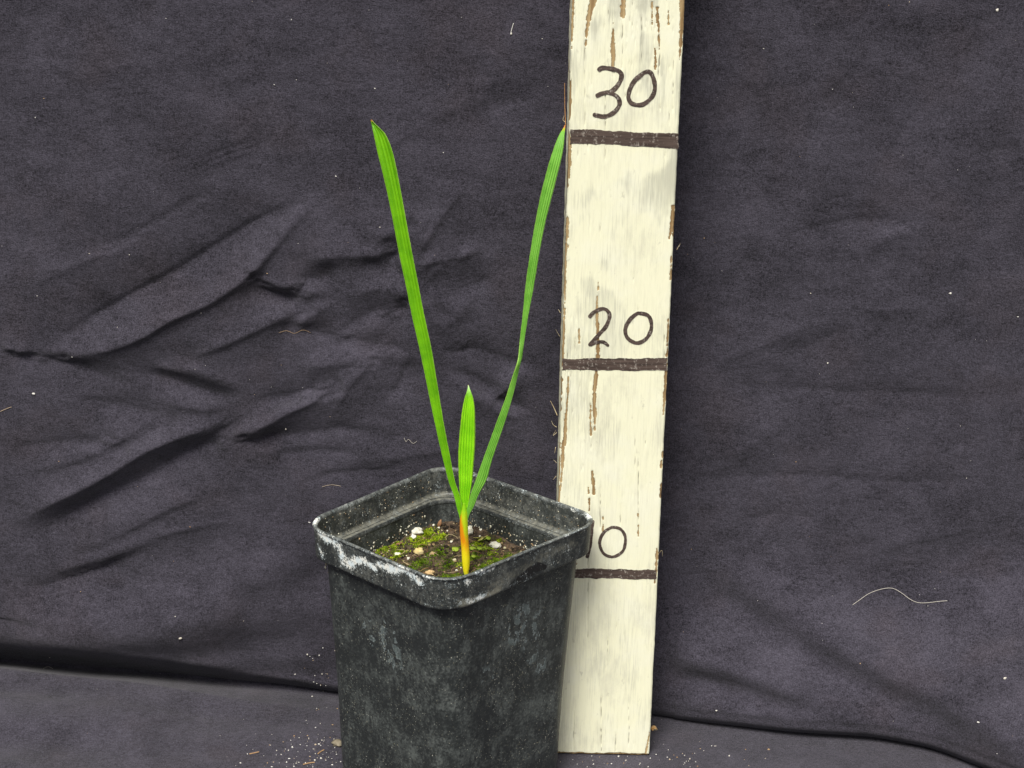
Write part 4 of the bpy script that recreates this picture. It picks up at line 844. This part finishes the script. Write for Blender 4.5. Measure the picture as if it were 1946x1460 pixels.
for pts, r, mt in ([[(1059, 790), (1053, 776), (1046, 762)], .022, STRAW], [[(1058, 812), (1051, 807), (1048, 800)], .012, STRAW], [[(1058, 822), (1051, 828), (1056, 818)], .010, STRAW], [[(1075, 240), (1073.5, 205), (1073, 158)], .022, ORSPL],
                   [[(1074, 232), (1070, 228), (1072, 220)], .016, STRAW], [[(1065, 595), (1061, 588)], .014, STRAW], [[(1286, 475), (1290, 468), (1293, 463)], .012, STRAW], [[(1058, 880), (1052, 874)], .012, STRAW], [[(1057, 905), (1051, 912)], .012, STRAW], [[(1252, 1052), (1258, 1046), (1259, 1058)], .008, STRAW], [[(1064, 640), (1056, 626)], .008, STRAW], [[(1077, 420), (1073, 405)], .010, STRAW], [[(1056, 850), (1054, 862)], .014, STRAW]):
    s = Soup(); s.tube(catmull([at(x, y, .25) for x, y in pts], 5), np.linspace(r, r * .35, 5 * (len(pts) - 1) + 1), 5); s.build('splinter', mt, board)

# ------------------------------------------------------------------ litter on the cloth
LINT = mat_attr('pale_lint', [(0, (.78, .76, .72)), (.6, (.62, .58, .50)), (.8, (.52, .36, .20)), (1, (.34, .20, .10))], var=.1)
def fibre(name, label, cat, pts, r, tone, group=None, lift=.03):
    P = np.array([(lambda q: q[0] + q[1] * lift)(cloth_at(x, y)) for x, y in catmull(np.array(pts, float), 6)])
    if len(P) > 6:
        for _ in range(3): P[1:-1] = .25 * P[:-2] + .5 * P[1:-1] + .25 * P[2:]
    s = Soup(); s.tube(P, r, 5, tone); return tag(s.build(name, LINT, origin=P[0], attr='tone'), label, cat, group)
fibre('hair', 'long thin curved white hair clinging to the cloth', 'hair', [(1620, 1150), (1634, 1140), (1655, 1126), (1690, 1117), (1712, 1126), (1742, 1146), (1785, 1143), (1800, 1142)], .010, .5)
fibre('lint_thread', 'wavy grey thread on a crease left of the long leaf', 'lint', [(530, 632), (545, 628), (560, 634), (575, 626), (590, 632)], .006, .85)
fibre('lint_thread', 'tiny tangled lint thread left of the short young leaf', 'lint', [(768, 832), (772, 840), (776, 834), (785, 843), (792, 838)], .007, .6)
fibre('lint_thread', 'pale thread with a knob high beside the board', 'lint', [(976, 44), (973, 54), (970, 66)], .016, .0)
fibre('lint_thread', 'short thread on the cloth beyond the pot rim', 'lint', [(612, 925), (630, 921), (648, 924)], .007, .7)
fibre('lint_thread', 'pale bent thread on the cloth near the floor crease', 'lint', [(82, 1272), (92, 1268), (100, 1272)], .008, .6)
fibre('lint_thread', 'thin straw at the foot of the wall fold', 'lint', [(0, 782), (14, 776), (22, 773)], .010, .75)
for pts in ([(474, 1434), (484, 1432), (492, 1430)], [(576, 1454), (588, 1451), (598, 1450)], [(604, 1434), (610, 1429), (616, 1426)]):
    fibre('straw_bit', 'short brown straw bit on the floor cloth beside the pot', 'straw', pts, .03, .95, 'straw bits beside the pot')
P, n_ = cloth_at(1243, 1387); s = Soup(); s.blob(P + n_ * .08, .13, (1.2, 1, .8), .4, 2)
tag(s.build('crumb', mat_simple('orange_crumb', (.62, .26, .02), (.60, .52, .34), 500), origin=P), 'orange and grey crumb lying beside the board foot', 'crumb')
P, n_ = cloth_at(642, 1416); s = Soup(); s.blob(P + n_ * .1, .2, (1.4, 1, .7), .4, 2)
tag(s.build('crumb', mat_simple('grey_crumb', (.20, .17, .12), (.34, .30, .22), 500), origin=P), 'dull brownish crumb beside the pot wall', 'crumb')
lt = Soup()
def fleck(px, py, r):
    P, n = cloth_at(px, py); lt.blob(P + n * r * .4, r, (random.uniform(.5, 1.5), .5, random.uniform(.5, 1.5)), .55, 1, random.random() ** 1.3)
for k in range(170): fleck(random.uniform(0, 1946), random.uniform(0, 1460), random.choice([.010, .012, .012, .015, .018, .026]))
for k in range(250):                        # sand and crumbs shaken out round the pot and the board foot
    if random.random() < .5: x, y = 640 - abs(random.gauss(0, 95)), random.gauss(1440, 26)
    else: x, y = random.gauss(1200, 130), random.gauss(1440, 18)
    if y < 1459 and not (1066 < x < 1236 and y < 1437) and not (652 < x < 1063): fleck(x, y, random.choice([.014, .018, .024, .032, .04]))
for k in range(45): fleck(random.gauss(610, 22), random.uniform(1230, 1460), random.choice([.018, .024, .034]))
for px, py, r in ((972, 64, .05), (1910, 1290, .07), (1860, 1373, .045), (1573, 690, .05), (543, 815, .05), (588, 993, .04), (343, 1213, .06), (1362, 1350, .06), (1806, 558, .05), (1895, 20, .05), (63, 748, .06), (638, 335, .04), (722, 432, .035), (1290, 468, .04)): fleck(px, py, r)
tag(lt.build('lint_flecks', LINT, origin=(0, 0, 0), attr='tone'), 'pale lint flecks and sand scattered over the black cloth', 'lint', kind='stuff')
for o in sc.objects:
    if '_o' in o: del o['_o']
